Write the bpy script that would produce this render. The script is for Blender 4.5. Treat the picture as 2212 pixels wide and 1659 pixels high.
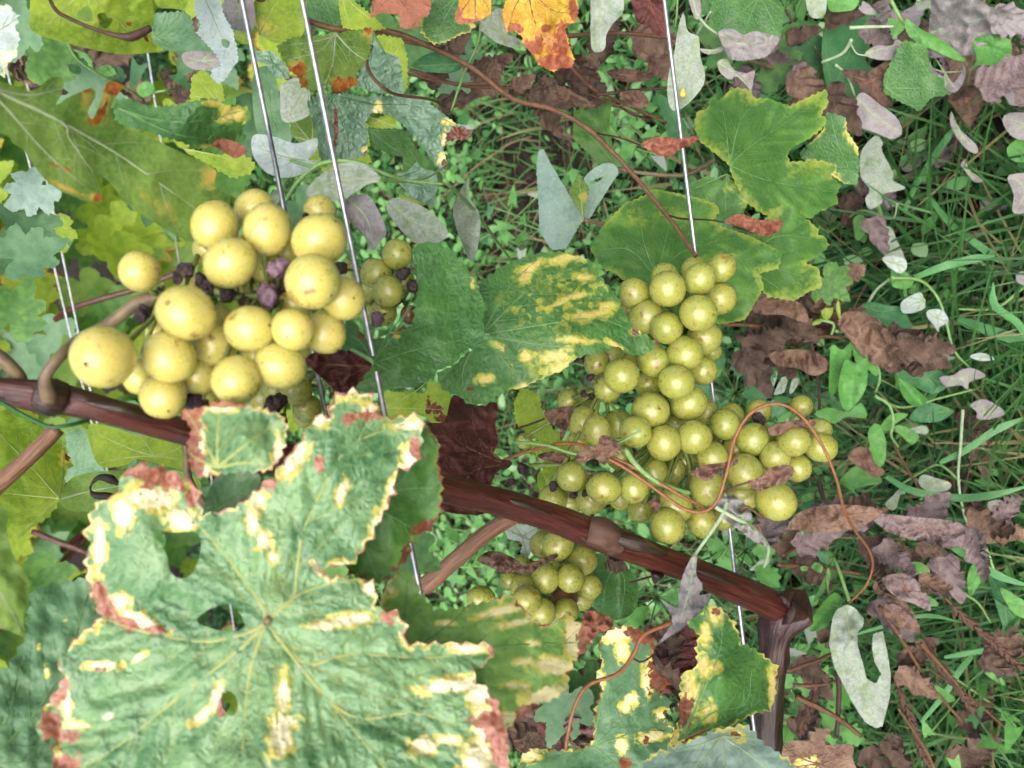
import bpy, bmesh, math, random
import numpy as np
from mathutils import Vector, Matrix, noise, kdtree
from mathutils.geometry import delaunay_2d_cdt
for o in list(bpy.data.objects): bpy.data.objects.remove(o)
SC = bpy.context.scene; COL = SC.collection
rnd = random.Random(7)
rad = math.radians
# ------------------------------------------------------------------ camera
W, H, FPX = 2212.0, 1659.0, 1878.0          # working picture size in px, focal length in px
PITCH, ROLL, YAW = rad(38), rad(9.5), rad(9)
CAM = Vector((0, 0, 0.76))                  # the row runs along X, 0.28 m in front (Y); camera turned on its side
Fw = Vector((0, math.cos(PITCH), -math.sin(PITCH)))
Rt = Vector((0, -math.sin(PITCH), -math.cos(PITCH)))
Up = Vector((1, 0, 0))
r_, u_ = Rt*math.cos(ROLL) - Up*math.sin(ROLL), Up*math.cos(ROLL) + Rt*math.sin(ROLL)
Rt, Up = r_, u_
_m = Matrix.Rotation(YAW, 3, 'Z'); Fw, Rt, Up = _m@Fw, _m@Rt, _m@Up
cam = bpy.data.cameras.new('camera'); cam.lens = 4.15; cam.sensor_fit = 'HORIZONTAL'; cam.sensor_width = 4.15*W/FPX
cam.clip_start = 0.01; cam.clip_end = 500
cam.dof.use_dof = True; cam.dof.focus_distance = 0.42; cam.dof.aperture_fstop = 2.2
co = bpy.data.objects.new('camera', cam); COL.objects.link(co)
co.matrix_world = Matrix.Translation(CAM) @ Matrix((Rt, Up, -Fw)).transposed().to_4x4()
SC.camera = co
# ------------------------------------------------------------------ sky and sun (bright overcast)
SUN_EL, SUN_AZ = rad(52), rad(188)          # azimuth clockwise from +Y: behind the camera
wd = bpy.data.worlds.new('World'); SC.world = wd; wd.use_nodes = True
nt = wd.node_tree; bg = nt.nodes['Background']
sky = nt.nodes.new('ShaderNodeTexSky'); sky.sky_type = 'NISHITA'; sky.sun_disc = False
sky.sun_elevation = SUN_EL; sky.sun_rotation = SUN_AZ; sky.air_density = 1.0; sky.dust_density = 3.0; sky.ozone_density = 0.6
nt.links.new(sky.outputs[0], bg.inputs[0]); bg.inputs[1].default_value = 0.062
sl = bpy.data.lights.new('sun', 'SUN'); sl.energy = 1.5; sl.angle = rad(66); sl.color = (1.0, 0.96, 0.9)
so = bpy.data.objects.new('sun', sl); COL.objects.link(so)
sd = Vector((math.sin(SUN_AZ)*math.cos(SUN_EL), math.cos(SUN_AZ)*math.cos(SUN_EL), math.sin(SUN_EL)))
so.rotation_euler = sd.to_track_quat('Z', 'Y').to_euler()
SC.view_settings.view_transform = 'Standard'; SC.view_settings.look = 'None'
SC.view_settings.exposure = 1.88; SC.view_settings.gamma = 1.0
SC.render.engine = 'CYCLES'
for k_, v_ in dict(use_adaptive_sampling=True, adaptive_threshold=.035, adaptive_min_samples=12, max_bounces=5, diffuse_bounces=2, glossy_bounces=2, transmission_bounces=3, caustics_reflective=False, caustics_refractive=False).items(): setattr(SC.cycles, k_, v_)
SC.render.resolution_x, SC.render.resolution_y = 1024, 768

# ------------------------------------------------------------------ helpers
def ray(x, y): return Fw + Rt*((x-W/2)/FPX) - Up*((y-H/2)/FPX)
def P(x, y, d): return CAM + ray(x, y)*d
def G(x, y, z=0.0):
    r = ray(x, y); return CAM + r*((z-CAM.z)/r.z)
def pts(s): return [tuple(float(v) for v in p.split(',')) for p in s.split()]
def empty(name, loc, label, cat, group=None):
    o = bpy.data.objects.new(name, None); o.empty_display_size = 0.02; o.location = loc; COL.objects.link(o)
    tag(o, label, cat, group); return o
def tag(o, label=None, cat=None, group=None, kind=None):
    if label: o['label'] = label
    if cat: o['category'] = cat
    if group: o['group'] = group
    if kind: o['kind'] = kind
    return o
def link(name, me, mat, parent=None, loc=(0, 0, 0)):
    o = bpy.data.objects.new(name, me); COL.objects.link(o)
    if mat and not me.materials: me.materials.append(mat)
    wl = Vector(loc)
    if parent:
        o.parent = parent
        pw = Vector(parent.location); q = parent.parent
        while q: pw += q.location; q = q.parent
        o.location = wl - pw
    else: o.location = wl
    return o
def mesh(name, V, F, attrs=None, smooth=True):
    me = bpy.data.meshes.new(name); me.from_pydata([tuple(v) for v in V], [], F)
    if smooth: me.polygons.foreach_set('use_smooth', [True]*len(me.polygons))
    for k, a in (attrs or {}).items():
        a = np.asarray(a, dtype=np.float32)
        if a.ndim == 2:
            t = me.attributes.new(k, 'FLOAT_VECTOR', 'POINT'); t.data.foreach_set('vector', a.ravel())
        else:
            t = me.attributes.new(k, 'FLOAT', 'POINT'); t.data.foreach_set('value', a)
    me.update(); return me
def catmull(pl, n):
    p = [Vector(q) for q in pl]
    if len(p) < 3: return [p[0].lerp(p[-1], i/n) for i in range(n+1)]
    p = [p[0]*2-p[1]] + p + [p[-1]*2-p[-2]]; out = []
    segs = len(p)-3
    for i in range(n+1):
        t = i/n*segs; k = min(int(t), segs-1); t -= k
        a, b, c, d = p[k:k+4]
        out.append(0.5*((2*b)+(c-a)*t+(2*a-5*b+4*c-d)*t*t+(3*b-a-3*c+d)*t**3))
    return out
def tube_data(path, rads, sides=8, ridge=0.0, lump=0.0, seed=0, cap=True):
    n = len(path); V = []; F = []; LP = []
    t0 = (path[1]-path[0]).normalized(); u = t0.orthogonal().normalized(); L = 0
    for i in range(n):
        t = (path[min(i+1, n-1)]-path[max(i-1, 0)]).normalized()
        u = (u - t*u.dot(t)).normalized(); v = t.cross(u)
        if i: L += (path[i]-path[i-1]).length
        r = rads[i]
        for k in range(sides):
            a = 2*math.pi*k/sides
            f = 1.0
            if ridge: f += ridge*noise.noise(Vector((math.cos(a)*3.2+seed, math.sin(a)*3.2, L*14)))
            if lump: f += lump*noise.noise(Vector((math.cos(a)+seed*3, math.sin(a), L*60)))
            V.append(path[i]+(u*math.cos(a)+v*math.sin(a))*r*f); LP.append((math.cos(a)*r*100, math.sin(a)*r*100, L*100))
    for i in range(n-1):
        for k in range(sides):
            F.append((i*sides+k, i*sides+(k+1) % sides, (i+1)*sides+(k+1) % sides, (i+1)*sides+k))
    if cap:
        F.append(tuple(range(sides-1, -1, -1))); F.append(tuple((n-1)*sides+k for k in range(sides)))
    return V, F, LP
def tube(name, pl, r0, r1=None, mat=None, parent=None, n=None, sides=8, ridge=0, lump=0, rads=None, seed=0):
    """pl: list of world points"""
    n = n or max(8, 6*len(pl))
    path = catmull(pl, n); r1 = r0 if r1 is None else r1
    if rads is None: rr = [r0+(r1-r0)*i/n for i in range(n+1)]
    else:
        rr = [float(np.interp(i/n*(len(rads)-1), range(len(rads)), rads)) for i in range(n+1)]
    o0 = path[0].copy()
    V, F, LP = tube_data([p-o0 for p in path], rr, sides, ridge, lump, seed)
    return link(name, mesh(name, V, F, {'lp': LP}), mat, parent, o0)
def pxl(s): return [P(*q) for q in pts(s)]         # "x,y,d x,y,d"

# ------------------------------------------------------------------ materials
class NT:
    def __init__(s, name):
        s.m = bpy.data.materials.new(name); s.m.use_nodes = True; s.t = s.m.node_tree; s.t.nodes.clear()
        s.out = s.n('ShaderNodeOutputMaterial')
    def n(s, ty, **kw):
        q = s.t.nodes.new(ty)
        for k, v in kw.items(): setattr(q, k, v)
        return q
    def set(s, sock, v):
        if hasattr(v, 'is_output'): s.t.links.new(v, sock)
        elif isinstance(v, (tuple, list)) and len(v) == 3 and sock.type == 'RGBA': sock.default_value = (*v, 1)
        else: sock.default_value = v
    def attr(s, name): return s.n('ShaderNodeAttribute', attribute_name=name)
    def noise(s, vec, scale, detail=4, rough=0.55, dist=0.0):
        q = s.n('ShaderNodeTexNoise'); s.set(q.inputs['Vector'], vec); q.inputs['Scale'].default_value = scale
        q.inputs['Detail'].default_value = detail; q.inputs['Roughness'].default_value = rough; q.inputs['Distortion'].default_value = dist
        return q.outputs['Fac']
    def voro(s, vec, scale, feature='DISTANCE_TO_EDGE', out='Distance', rnd_=1.0):
        q = s.n('ShaderNodeTexVoronoi', feature=feature); s.set(q.inputs['Vector'], vec); q.inputs['Scale'].default_value = scale
        q.inputs['Randomness'].default_value = rnd_
        return q.outputs[out]
    def math(s, op, a, b=0.0, c=0.0):
        q = s.n('ShaderNodeMath', operation=op); s.set(q.inputs[0], a); s.set(q.inputs[1], b); s.set(q.inputs[2], c); return q.outputs[0]
    def step(s, v, a, b, lo=0.0, hi=1.0):
        q = s.n('ShaderNodeMapRange', interpolation_type='SMOOTHSTEP'); s.set(q.inputs[0], v)
        for i, x in enumerate((a, b, lo, hi)): q.inputs[i+1].default_value = x
        return q.outputs[0]
    def mix(s, f, a, b, mode='MIX'):
        q = s.n('ShaderNodeMix', data_type='RGBA', blend_type=mode); s.set(q.inputs[0], f); s.set(q.inputs[6], a); s.set(q.inputs[7], b); return q.outputs[2]
    def bump(s, h, strength, dist=0.001, nrm=None):
        q = s.n('ShaderNodeBump'); s.set(q.inputs['Height'], h); q.inputs['Strength'].default_value = strength; q.inputs['Distance'].default_value = dist
        if nrm: s.set(q.inputs['Normal'], nrm)
        return q.outputs[0]
    def bsdf(s, col, rough=0.5, spec=0.4, nrm=None, **kw):
        q = s.n('ShaderNodeBsdfPrincipled'); s.set(q.inputs['Base Color'], col); s.set(q.inputs['Roughness'], rough)
        q.inputs['Specular IOR Level'].default_value = spec
        if nrm: s.set(q.inputs['Normal'], nrm)
        for k, v in kw.items(): s.set(q.inputs[k.replace('_', ' ')], v)
        return q.outputs[0]
    def done(s, sh): s.t.links.new(sh, s.out.inputs[0]); return s.m

def leaf_mat(name, g1, g2, y1=(.55, .50, .08), y2=(.80, .70, .36), b1=(.26, .07, .03), b2=(.12, .045, .03),
             mil=0.0, milc=(.50, .54, .55), trans=0.3, rough=0.5, spec=0.4, vein=None, veinw=0.35, speck=0.0, bump=0.5, quilt=4.0, band=0.0, ysoft=(.36, .68), bdist=.0006):
    t = NT(name)
    lp = t.attr('lp').outputs['Vector']; ye = t.attr('yel').outputs['Fac']; br = t.attr('brn').outputs['Fac']; ve = t.attr('ved').outputs['Fac']
    n1 = t.noise(lp, 1.8, 4, 0.6); n2 = t.noise(lp, 0.7, 1); n3 = t.noise(lp, 5.0, 2)
    col = t.mix(t.step(n2, .3, .7), g1, g2)
    col = t.mix(t.math('MULTIPLY', t.step(n3, .35, .75), .35), col, tuple(c*1.5 for c in g2))
    wv = t.n('ShaderNodeVectorMath', operation='MULTIPLY_ADD')
    t.set(wv.inputs[0], n1); wv.inputs[1].default_value = (.35, .35, .35); t.set(wv.inputs[2], lp)
    cell = t.voro(wv.outputs[0], quilt)                         # net of fine veins
    vc = vein or tuple(min(1, c*1.9+.03) for c in g2)
    net = t.step(cell, .0, .09, 1, 0)
    col = t.mix(t.math('MULTIPLY', net, .28), col, vc)
    if band: col = t.mix(t.math('MULTIPLY', t.step(ve, .4, 3.5, 1, 0), band), col, tuple(c*.7 for c in g1))
    cr = t.voro(wv.outputs[0], quilt*1.15, 'F1', 'Color'); cs = t.n('ShaderNodeSeparateColor'); t.set(cs.inputs[0], cr)
    jit = t.math('ADD', t.math('MULTIPLY', t.math('SUBTRACT', n1, .5), 1.1), t.math('MULTIPLY', t.math('SUBTRACT', cs.outputs[0], .5), .5))
    ym = t.step(t.math('MULTIPLY_ADD', jit, t.step(ye, .02, .3), ye), ysoft[0], ysoft[1])
    ycol = t.mix(t.step(t.math('ADD', ye, t.math('MULTIPLY', t.math('SUBTRACT', n3, .5), .8)), .55, .95), y1, y2)
    col = t.mix(ym, col, ycol)
    n4 = t.noise(lp, 2.6, 3, 0.65)
    jb = t.math('ADD', t.math('MULTIPLY', t.math('SUBTRACT', n4, .5), .9), t.math('MULTIPLY', t.math('SUBTRACT', cs.outputs[1], .5), .55))
    bm_ = t.step(t.math('MULTIPLY_ADD', jb, t.step(br, .02, .3), br), .44, .56)
    bcol = t.mix(t.step(n3, .35, .65), b1, b2)
    col = t.mix(bm_, col, bcol)
    if speck:
        sp = t.voro(lp, 3.2, 'F1'); sp2 = t.noise(lp, .5, 2)
        sm = t.math('MULTIPLY', t.step(sp, .10, .17, 1, 0), t.step(sp2, .5, .6))
        col = t.mix(t.math('MULTIPLY', sm, speck), col, (.07, .03, .03))
    if mil:
        mn = t.noise(lp, 1.1, 3, .65); mf = t.noise(lp, 7, 3, .75)
        mm = t.math('MULTIPLY', t.step(mn, .62-mil*.5, .78-mil*.35), t.step(mf, .36, .58, .35, 1))
        col = t.mix(t.math('MULTIPLY', mm, min(1, mil*1.2)), col, milc)
    h = t.math('ADD', t.math('MULTIPLY', t.step(cell, 0, .45), .7), t.math('MULTIPLY', n3, .6))
    nr = t.bump(h, bump*.7, bdist) if bump > .3 else None
    p = t.bsdf(col, t.step(n3, .3, .7, rough-.08, rough+.1), spec, nr)
    tr = t.n('ShaderNodeBsdfTranslucent'); t.set(tr.inputs[0], t.mix(1.0, col, (1.25, 1.2, .75), 'MULTIPLY')); 
    mx = t.n('ShaderNodeMixShader'); mx.inputs[0].default_value = trans
    t.t.links.new(p, mx.inputs[1]); t.t.links.new(tr.outputs[0], mx.inputs[2])
    return t.done(mx.outputs[0])
def plain_mat(name, c1, c2, scale=3.0, rough=0.6, spec=0.3, trans=0.0, bump=.3, attr='lp', stretch=None):
    t = NT(name)
    v = t.attr(attr).outputs['Vector'] if attr else t.n('ShaderNodeTexCoord').outputs['Object']
    if stretch:
        mp = t.n('ShaderNodeMapping'); t.set(mp.inputs[0], v); mp.inputs['Scale'].default_value = stretch; v = mp.outputs[0]
    n = t.noise(v, scale, 5, .6)
    col = t.mix(t.step(n, .3, .7), c1, c2); nr = t.bump(n, bump, .001)
    p = t.bsdf(col, rough, spec, nr)
    if trans:
        tr = t.n('ShaderNodeBsdfTranslucent'); t.set(tr.inputs[0], col); mx = t.n('ShaderNodeMixShader'); mx.inputs[0].default_value = trans
        t.t.links.new(p, mx.inputs[1]); t.t.links.new(tr.outputs[0], mx.inputs[2]); p = mx.outputs[0]
    return t.done(p)
def grape_mat(name, c1, c2, bloom):
    t = NT(name)
    tc = t.n('ShaderNodeTexCoord').outputs['Object']; oi = t.n('ShaderNodeObjectInfo')
    va = t.n('ShaderNodeVectorMath', operation='MULTIPLY_ADD'); t.set(va.inputs[0], oi.outputs['Random']); va.inputs[1].default_value = (40, 23, 57); t.set(va.inputs[2], tc)
    v = va.outputs[0]
    n = t.noise(v, 1.1, 4); n2 = t.noise(v, 3.2, 5, .65)
    col = t.mix(t.step(n, .3, .7), c1, c2)
    col = t.mix(t.math('MULTIPLY', oi.outputs['Random'], .30), col, (c1[0]*.78, c1[1]*.95, c1[2]*.8))
    col = t.mix(t.math('MULTIPLY', t.step(n2, .35, .8), bloom), col, (.60, .47, .34))
    sp = t.voro(v, 3.6, 'F1'); col = t.mix(t.math('MULTIPLY', t.math('MULTIPLY', t.step(sp, .09, .19, 1, 0), t.step(n, .42, .58)), .75), col, (.09, .05, .015))
    sc = t.noise(v, 1.3, 5, .6); sz = t.step(sc, .615, .68); col = t.mix(t.math('MULTIPLY', sz, .75), col, (.26, .12, .03))
    p = t.bsdf(col, t.step(n2, .3, .7, .24, .36), 1.0, None, Subsurface_Weight=.85, Subsurface_Radius=(1.0, .85, .22), Subsurface_Scale=.005, Specular_Tint=(1.0, .9, .86), Coat_Weight=.5, Coat_Roughness=.25, Transmission_Weight=.27, IOR=1.36)
    return t.done(p)

M = {}
M['hero'] = leaf_mat('leaf_blotched', (.052, .150, .058), (.165, .290, .125), trans=.18, rough=.40, spec=.55, vein=(.22, .35, .14), speck=.8, bump=.6, bdist=.0011, quilt=4.0, ysoft=(.38, .62),
                     y1=(.50, .44, .09), y2=(.78, .70, .46), b1=(.26, .07, .045), b2=(.38, .17, .11))
M['mid'] = leaf_mat('leaf_green', (.045, .135, .034), (.082, .205, .045), trans=.25, rough=.45, spec=.45, vein=(.13, .24, .08), bump=.6, bdist=.0009, y1=(.40, .40, .06), y2=(.60, .48, .15), band=.4, ysoft=(.22, .80))
M['blotch'] = leaf_mat('leaf_pale_blotched', (.12, .25, .06), (.20, .34, .09), trans=.35, rough=.5, vein=(.2, .34, .12), bump=.5, y1=(.52, .48, .11), y2=(.74, .64, .36), b1=(.24, .08, .05), b2=(.34, .17, .11), ysoft=(.3, .75))
M['lit'] = leaf_mat('leaf_bright', (.06, .17, .036), (.125, .265, .05), trans=.38, rough=.5, vein=(.15, .29, .10), bump=.5, y1=(.24, .34, .05), y2=(.34, .38, .08), band=.6, ysoft=(.15, .95))
M['under'] = leaf_mat('leaf_underside', (.09, .175, .034), (.155, .25, .05), trans=.4, rough=.65, spec=.2, vein=(.32, .36, .13), bump=.35, y1=(.30, .31, .06), y2=(.48, .34, .08), b1=(.22, .06, .02), b2=(.4, .14, .03))
M['lime'] = leaf_mat('leaf_lime', (.20, .32, .03), (.34, .44, .05), trans=.5, rough=.6, spec=.25, vein=(.42, .50, .14), bump=.3, y1=(.55, .50, .06), y2=(.7, .6, .12), speck=.3)
M['quilt'] = leaf_mat('leaf_quilted_bluegreen', (.10, .19, .12), (.17, .27, .19), trans=.2, rough=.42, spec=.55, vein=(.07, .15, .06), bump=1.0, quilt=3.2, b1=(.20, .045, .02), b2=(.08, .03, .025), bdist=.0011)
M['pale'] = leaf_mat('leaf_pale_underside', (.17, .27, .22), (.25, .35, .29), trans=.2, rough=.6, vein=(.35, .42, .34), bump=.3)
M['blue'] = leaf_mat('leaf_bluegreen', (.065, .155, .07), (.11, .215, .105), trans=.2, rough=.45, vein=(.14, .24, .13), bump=.4)
M['mild'] = leaf_mat('leaf_mildewed', (.13, .20, .09), (.19, .26, .12), mil=.75, milc=(.33, .36, .335), trans=.15, rough=.9, spec=.1, bump=.25, vein=(.3, .34, .24))
M['mildw'] = leaf_mat('leaf_mildew_white', (.20, .28, .20), (.30, .38, .30), mil=.8, milc=(.42, .47, .48), trans=.2, rough=.85, spec=.1, bump=.25, vein=(.45, .5, .45))
M['mildp'] = leaf_mat('leaf_mildew_grey', (.15, .115, .105), (.22, .18, .17), mil=.7, milc=(.265, .255, .265), trans=.12, rough=.9, spec=.1, bump=.4, vein=(.3, .28, .28))
M['autumn'] = leaf_mat('leaf_autumn', (.52, .26, .03), (.60, .38, .05), y1=(.55, .2, .04), y2=(.62, .30, .10), b1=(.30, .07, .03), b2=(.38, .13, .07), trans=.25, rough=.6, bump=.9, quilt=2.6, vein=(.25, .06, .03))
M['wine'] = leaf_mat('leaf_wine', (.045, .016, .013), (.10, .032, .028), b1=(.10, .03, .025), b2=(.17, .06, .05), trans=.1, rough=.65, spec=.25, bump=.6, vein=(.16, .06, .05), bdist=.0011)
M['rust'] = leaf_mat('leaf_rust', (.17, .055, .030), (.30, .115, .07), b1=(.25, .08, .04), b2=(.36, .14, .09), trans=.2, rough=.7, bump=.8, vein=(.2, .06, .04), bdist=.0011)
M['dead'] = leaf_mat('leaf_dead_brown', (.046, .031, .024), (.118, .080, .060), b1=(.07, .038, .028), b2=(.15, .09, .06), trans=.12, rough=.75, spec=.2, bump=.9, quilt=3.5, vein=(.2, .1, .06), bdist=.0011)
M['dead2'] = leaf_mat('leaf_dead_tan', (.105, .066, .048), (.212, .138, .100), b1=(.12, .065, .05), b2=(.24, .15, .11), trans=.12, rough=.8, spec=.15, bump=.9, quilt=3.5, vein=(.3, .17, .11), bdist=.0011)
M['deadp'] = leaf_mat('leaf_dead_greypurple', (.115, .08, .076), (.20, .153, .148), b1=(.14, .09, .08), b2=(.3, .24, .24), trans=.1, rough=.9, spec=.1, bump=.8, vein=(.3, .25, .24), bdist=.0011)
M['bind'] = leaf_mat('bindweed_green', (.07, .22, .05), (.12, .32, .07), trans=.3, rough=.5, spec=.35, vein=(.17, .36, .12), bump=.25)
M['bindd'] = leaf_mat('bindweed_dark', (.035, .13, .05), (.06, .19, .07), trans=.25, rough=.5, spec=.35, vein=(.10, .24, .1), bump=.25)
M['vein_h'] = plain_mat('vein_yellow', (.30, .36, .11), (.38, .40, .15), trans=.2)
M['vein_m'] = plain_mat('vein_green', (.10, .22, .07), (.15, .28, .10), trans=.2)
M['vein_p'] = plain_mat('vein_pale', (.26, .34, .18), (.32, .38, .22), trans=.2)
M['vein_b'] = plain_mat('vein_brown', (.13, .05, .03), (.2, .09, .06))
M['vein_l'] = plain_mat('vein_lime', (.34, .42, .12), (.42, .48, .16), trans=.3)
M['vein_l2'] = plain_mat('vein_mealy', (.20, .26, .14), (.28, .33, .20))
M['vein_d'] = plain_mat('vein_dark', (.05, .12, .05), (.07, .15, .06))
VEIN = dict(blotch='vein_m', hero='vein_h', mid='vein_m', lit='vein_m', under='vein_p', lime='vein_l', quilt='vein_d', pale='vein_p', blue='vein_m', mild='vein_l2', mildw='vein_l2', mildp='vein_l2',
            autumn='vein_b', wine='vein_b', rust='vein_b', dead='vein_b', dead2='vein_b', deadp='vein_b', bind='vein_m', bindd='vein_m')
def cane_mat(name, c1, c2, c3):
    t = NT(name); lp = t.attr('lp').outputs['Vector']
    mp = t.n('ShaderNodeMapping'); t.set(mp.inputs[0], lp); mp.inputs['Scale'].default_value = (1, 1, .06)
    n = t.noise(mp.outputs[0], 9, 5, .6); n2 = t.noise(lp, 1.2, 4); n3 = t.noise(mp.outputs[0], 22, 3)
    col = t.mix(t.step(n, .32, .68), c1, c2); col = t.mix(t.step(n2, .56, .74), col, c3)
    col = t.mix(t.math('MULTIPLY', t.step(n3, .55, .7), .5), col, tuple(c*.35 for c in c1))
    nr = t.bump(t.math('ADD', n, t.math('MULTIPLY', n3, .6)), .6, .0012)
    return t.done(t.bsdf(col, .30, .5, nr))
M['cane'] = cane_mat('cane_red_bark', (.036, .008, .006), (.105, .025, .016), (.060, .028, .021))
M['cane2'] = cane_mat('cane_brown_bark', (.13, .06, .03), (.24, .12, .07), (.16, .09, .06))
M['oldwood'] = cane_mat('old_wood', (.016, .010, .007), (.055, .034, .022), (.045, .03, .02))
M['head'] = cane_mat('knob_bark', (.018, .008, .007), (.06, .024, .018), (.02, .011, .010))
M['sheath'] = plain_mat('papery_bark', (.06, .030, .020), (.125, .066, .044), 2.0, .7)
M['stem_o'] = plain_mat('stem_orange', (.17, .060, .027), (.27, .10, .045), 4, .5, .4)
M['stem_b'] = plain_mat('stem_brown', (.085, .040, .022), (.16, .075, .042), 4, .6)
M['stem_d'] = plain_mat('stem_dark', (.035, .018, .016), (.08, .04, .03), 4, .6)
M['stem_g'] = plain_mat('stem_green', (.14, .27, .08), (.22, .36, .12), 4, .5, .4, .1)
M['stem_gw'] = plain_mat('stem_mealy', (.22, .31, .17), (.33, .40, .26), 4, .8)
M['stem_p'] = plain_mat('stem_purple_green', (.12, .075, .055), (.19, .15, .07), 2, .5, .4)
M['rachis'] = plain_mat('rachis_green', (.12, .17, .035), (.20, .23, .06), 5, .5, .4, .1)
M['shrivt'] = plain_mat('dry_black_tendril', (.008, .006, .006), (.025, .018, .016), 3, .7)
M['shriv'] = plain_mat('shrivelled_berry', (.018, .010, .010), (.055, .030, .032), 2.2, .5, .4, 0, .8, None)
M['raisin'] = plain_mat('purple_berry', (.10, .055, .075), (.19, .12, .15), 2.0, .45, .4, 0, .5, None)
M['brownberry'] = plain_mat('brown_berry', (.12, .05, .025), (.19, .085, .04), 2.0, .35, .5, 0, .2, None)
M['grapeL'] = grape_mat('grape_yellow', (.74, .62, .17), (.68, .61, .15), .25)
M['grapeR'] = grape_mat('grape_green', (.37, .40, .075), (.43, .42, .08), .20)
def wire_mat():
    t = NT('galvanised_wire'); lp = t.attr('lp').outputs['Vector']; n = t.noise(lp, 3, 4)
    return t.done(t.bsdf(t.mix(t.step(n, .35, .65), (.30, .30, .33), (.46, .46, .50)), .42, .5, None, Metallic=.8))
M['wire'] = wire_mat()

# ------------------------------------------------------------------ leaf blades
def resample(poly, step, jit=0.0, rg=rnd):
    p = np.array(poly+[poly[0]], float); seg = np.hypot(*(p[1:]-p[:-1]).T); cum = np.concatenate([[0], np.cumsum(seg)])
    n = max(6, int(cum[-1]/step)); s = np.linspace(0, cum[-1], n, endpoint=False)
    if jit: s = s + np.array([rg.uniform(-jit, jit) for _ in s])*cum[-1]/n; s = np.clip(np.sort(s), 0, cum[-1]*.9999)
    return np.stack([np.interp(s, cum, p[:, 0]), np.interp(s, cum, p[:, 1])], 1)
def smooth_closed(poly, n_per=4):
    p = [Vector((*q, 0)) for q in poly]; n = len(p); out = []
    for i in range(n):
        a, b, c, d = p[i-1], p[i], p[(i+1) % n], p[(i+2) % n]
        for k in range(n_per):
            t = k/n_per
            q = 0.5*((2*b)+(c-a)*t+(2*a-5*b+4*c-d)*t*t+(3*b-a-3*c+d)*t**3); out.append((q.x, q.y))
    return out
def area2(p): 
    x, y = p[:, 0], p[:, 1]; return np.sum(x*np.roll(y, -1)-np.roll(x, -1)*y)
def inside(poly, q):
    a = np.asarray(poly, float); b = np.roll(a, -1, 0); x, y = q[:, 0][:, None], q[:, 1][:, None]
    dy = b[:, 1]-a[:, 1]; dy = np.where(dy == 0, 1e-9, dy)
    return (((a[:, 1] > y) != (b[:, 1] > y)) & (x < (b[:, 0]-a[:, 0])*(y-a[:, 1])/dy+a[:, 0])).sum(1) % 2 == 1
class SegTree:
    """distance to a set of polylines, through a KD-tree of dense samples"""
    def __init__(s, lines, step, closed=False):
        Q = []
        for l in lines:
            l = np.asarray(l, float)
            if closed: l = np.concatenate([l, l[:1]])
            L = np.hypot(*(l[1:]-l[:-1]).T); c = np.concatenate([[0], np.cumsum(L)]); n = max(2, int(c[-1]/step)+1); t = np.linspace(0, c[-1], n)
            Q.append(np.stack([np.interp(t, c, l[:, 0]), np.interp(t, c, l[:, 1])], 1))
        Q = np.concatenate(Q); s.kd = kdtree.KDTree(len(Q))
        for i, (x, y) in enumerate(Q.tolist()): s.kd.insert((x, y, 0), i)
        s.kd.balance()
    def __call__(s, q):
        f = s.kd.find; return np.array([f((x, y, 0))[2] for x, y in q.tolist()])
def auto_tips(poly, c, k=5, sep=0.55):
    p = np.asarray(poly, float); d = np.hypot(p[:, 0]-c[0], p[:, 1]-c[1]); a = np.arctan2(p[:, 1]-c[1], p[:, 0]-c[0])
    out = []
    for i in np.argsort(-d):
        if all(abs((a[i]-a[j]+math.pi) % (2*math.pi)-math.pi) > sep for j in out): out.append(i)
        if len(out) == k: break
    return [tuple(p[i]) for i in out]
def vein_lines(poly, c, tips, sec=6, rg=rnd, ang=0.75, jit=0.10):
    """main veins from c to tips (a tip may be a polyline), with side veins; returns [(points, width0)]"""
    P_ = np.asarray(poly, float); out = []; c = np.array(c, float)
    for tp in tips:
        if isinstance(tp, list): line = [c]+[np.array(q, float) for q in tp]
        else:
            e = np.array(tp, float); v = e-c; nrm = np.array([-v[1], v[0]])
            b = rg.uniform(-jit, jit); line = [c, c+v*.35+nrm*b*.5, c+v*.7+nrm*b*.5, c+v*.96]
        cl = catmull([(*q, 0) for q in line], 14); cl = np.array([(q.x, q.y) for q in cl])
        L = np.sum(np.hypot(*(cl[1:]-cl[:-1]).T)); out.append((cl, 1.0))
        if sec:
            for k in range(1, sec+1):
                for sgn in (-1, 1):
                    f = (k-.3+.35*(sgn > 0))/(sec+.6)
                    i = min(13, int(f*14)); o = cl[i]; t = cl[min(i+1, 14)]-cl[i]; a0 = math.atan2(t[1], t[0])+sgn*(ang+rg.uniform(-.1, .1))
                    ln = L*.55*(1-f*.65); st = 8; q = [o]
                    for m_ in range(1, st+1):
                        a = a0-sgn*.25*m_/st
                        q.append(q[-1]+np.array([math.cos(a), math.sin(a)])*ln/st)
                    q = np.array(q); ok = inside(P_, q); n = len(q) if ok.all() else int(np.argmin(ok))
                    if n >= 3: out.append((q[:n], .30))
    return out
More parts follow.
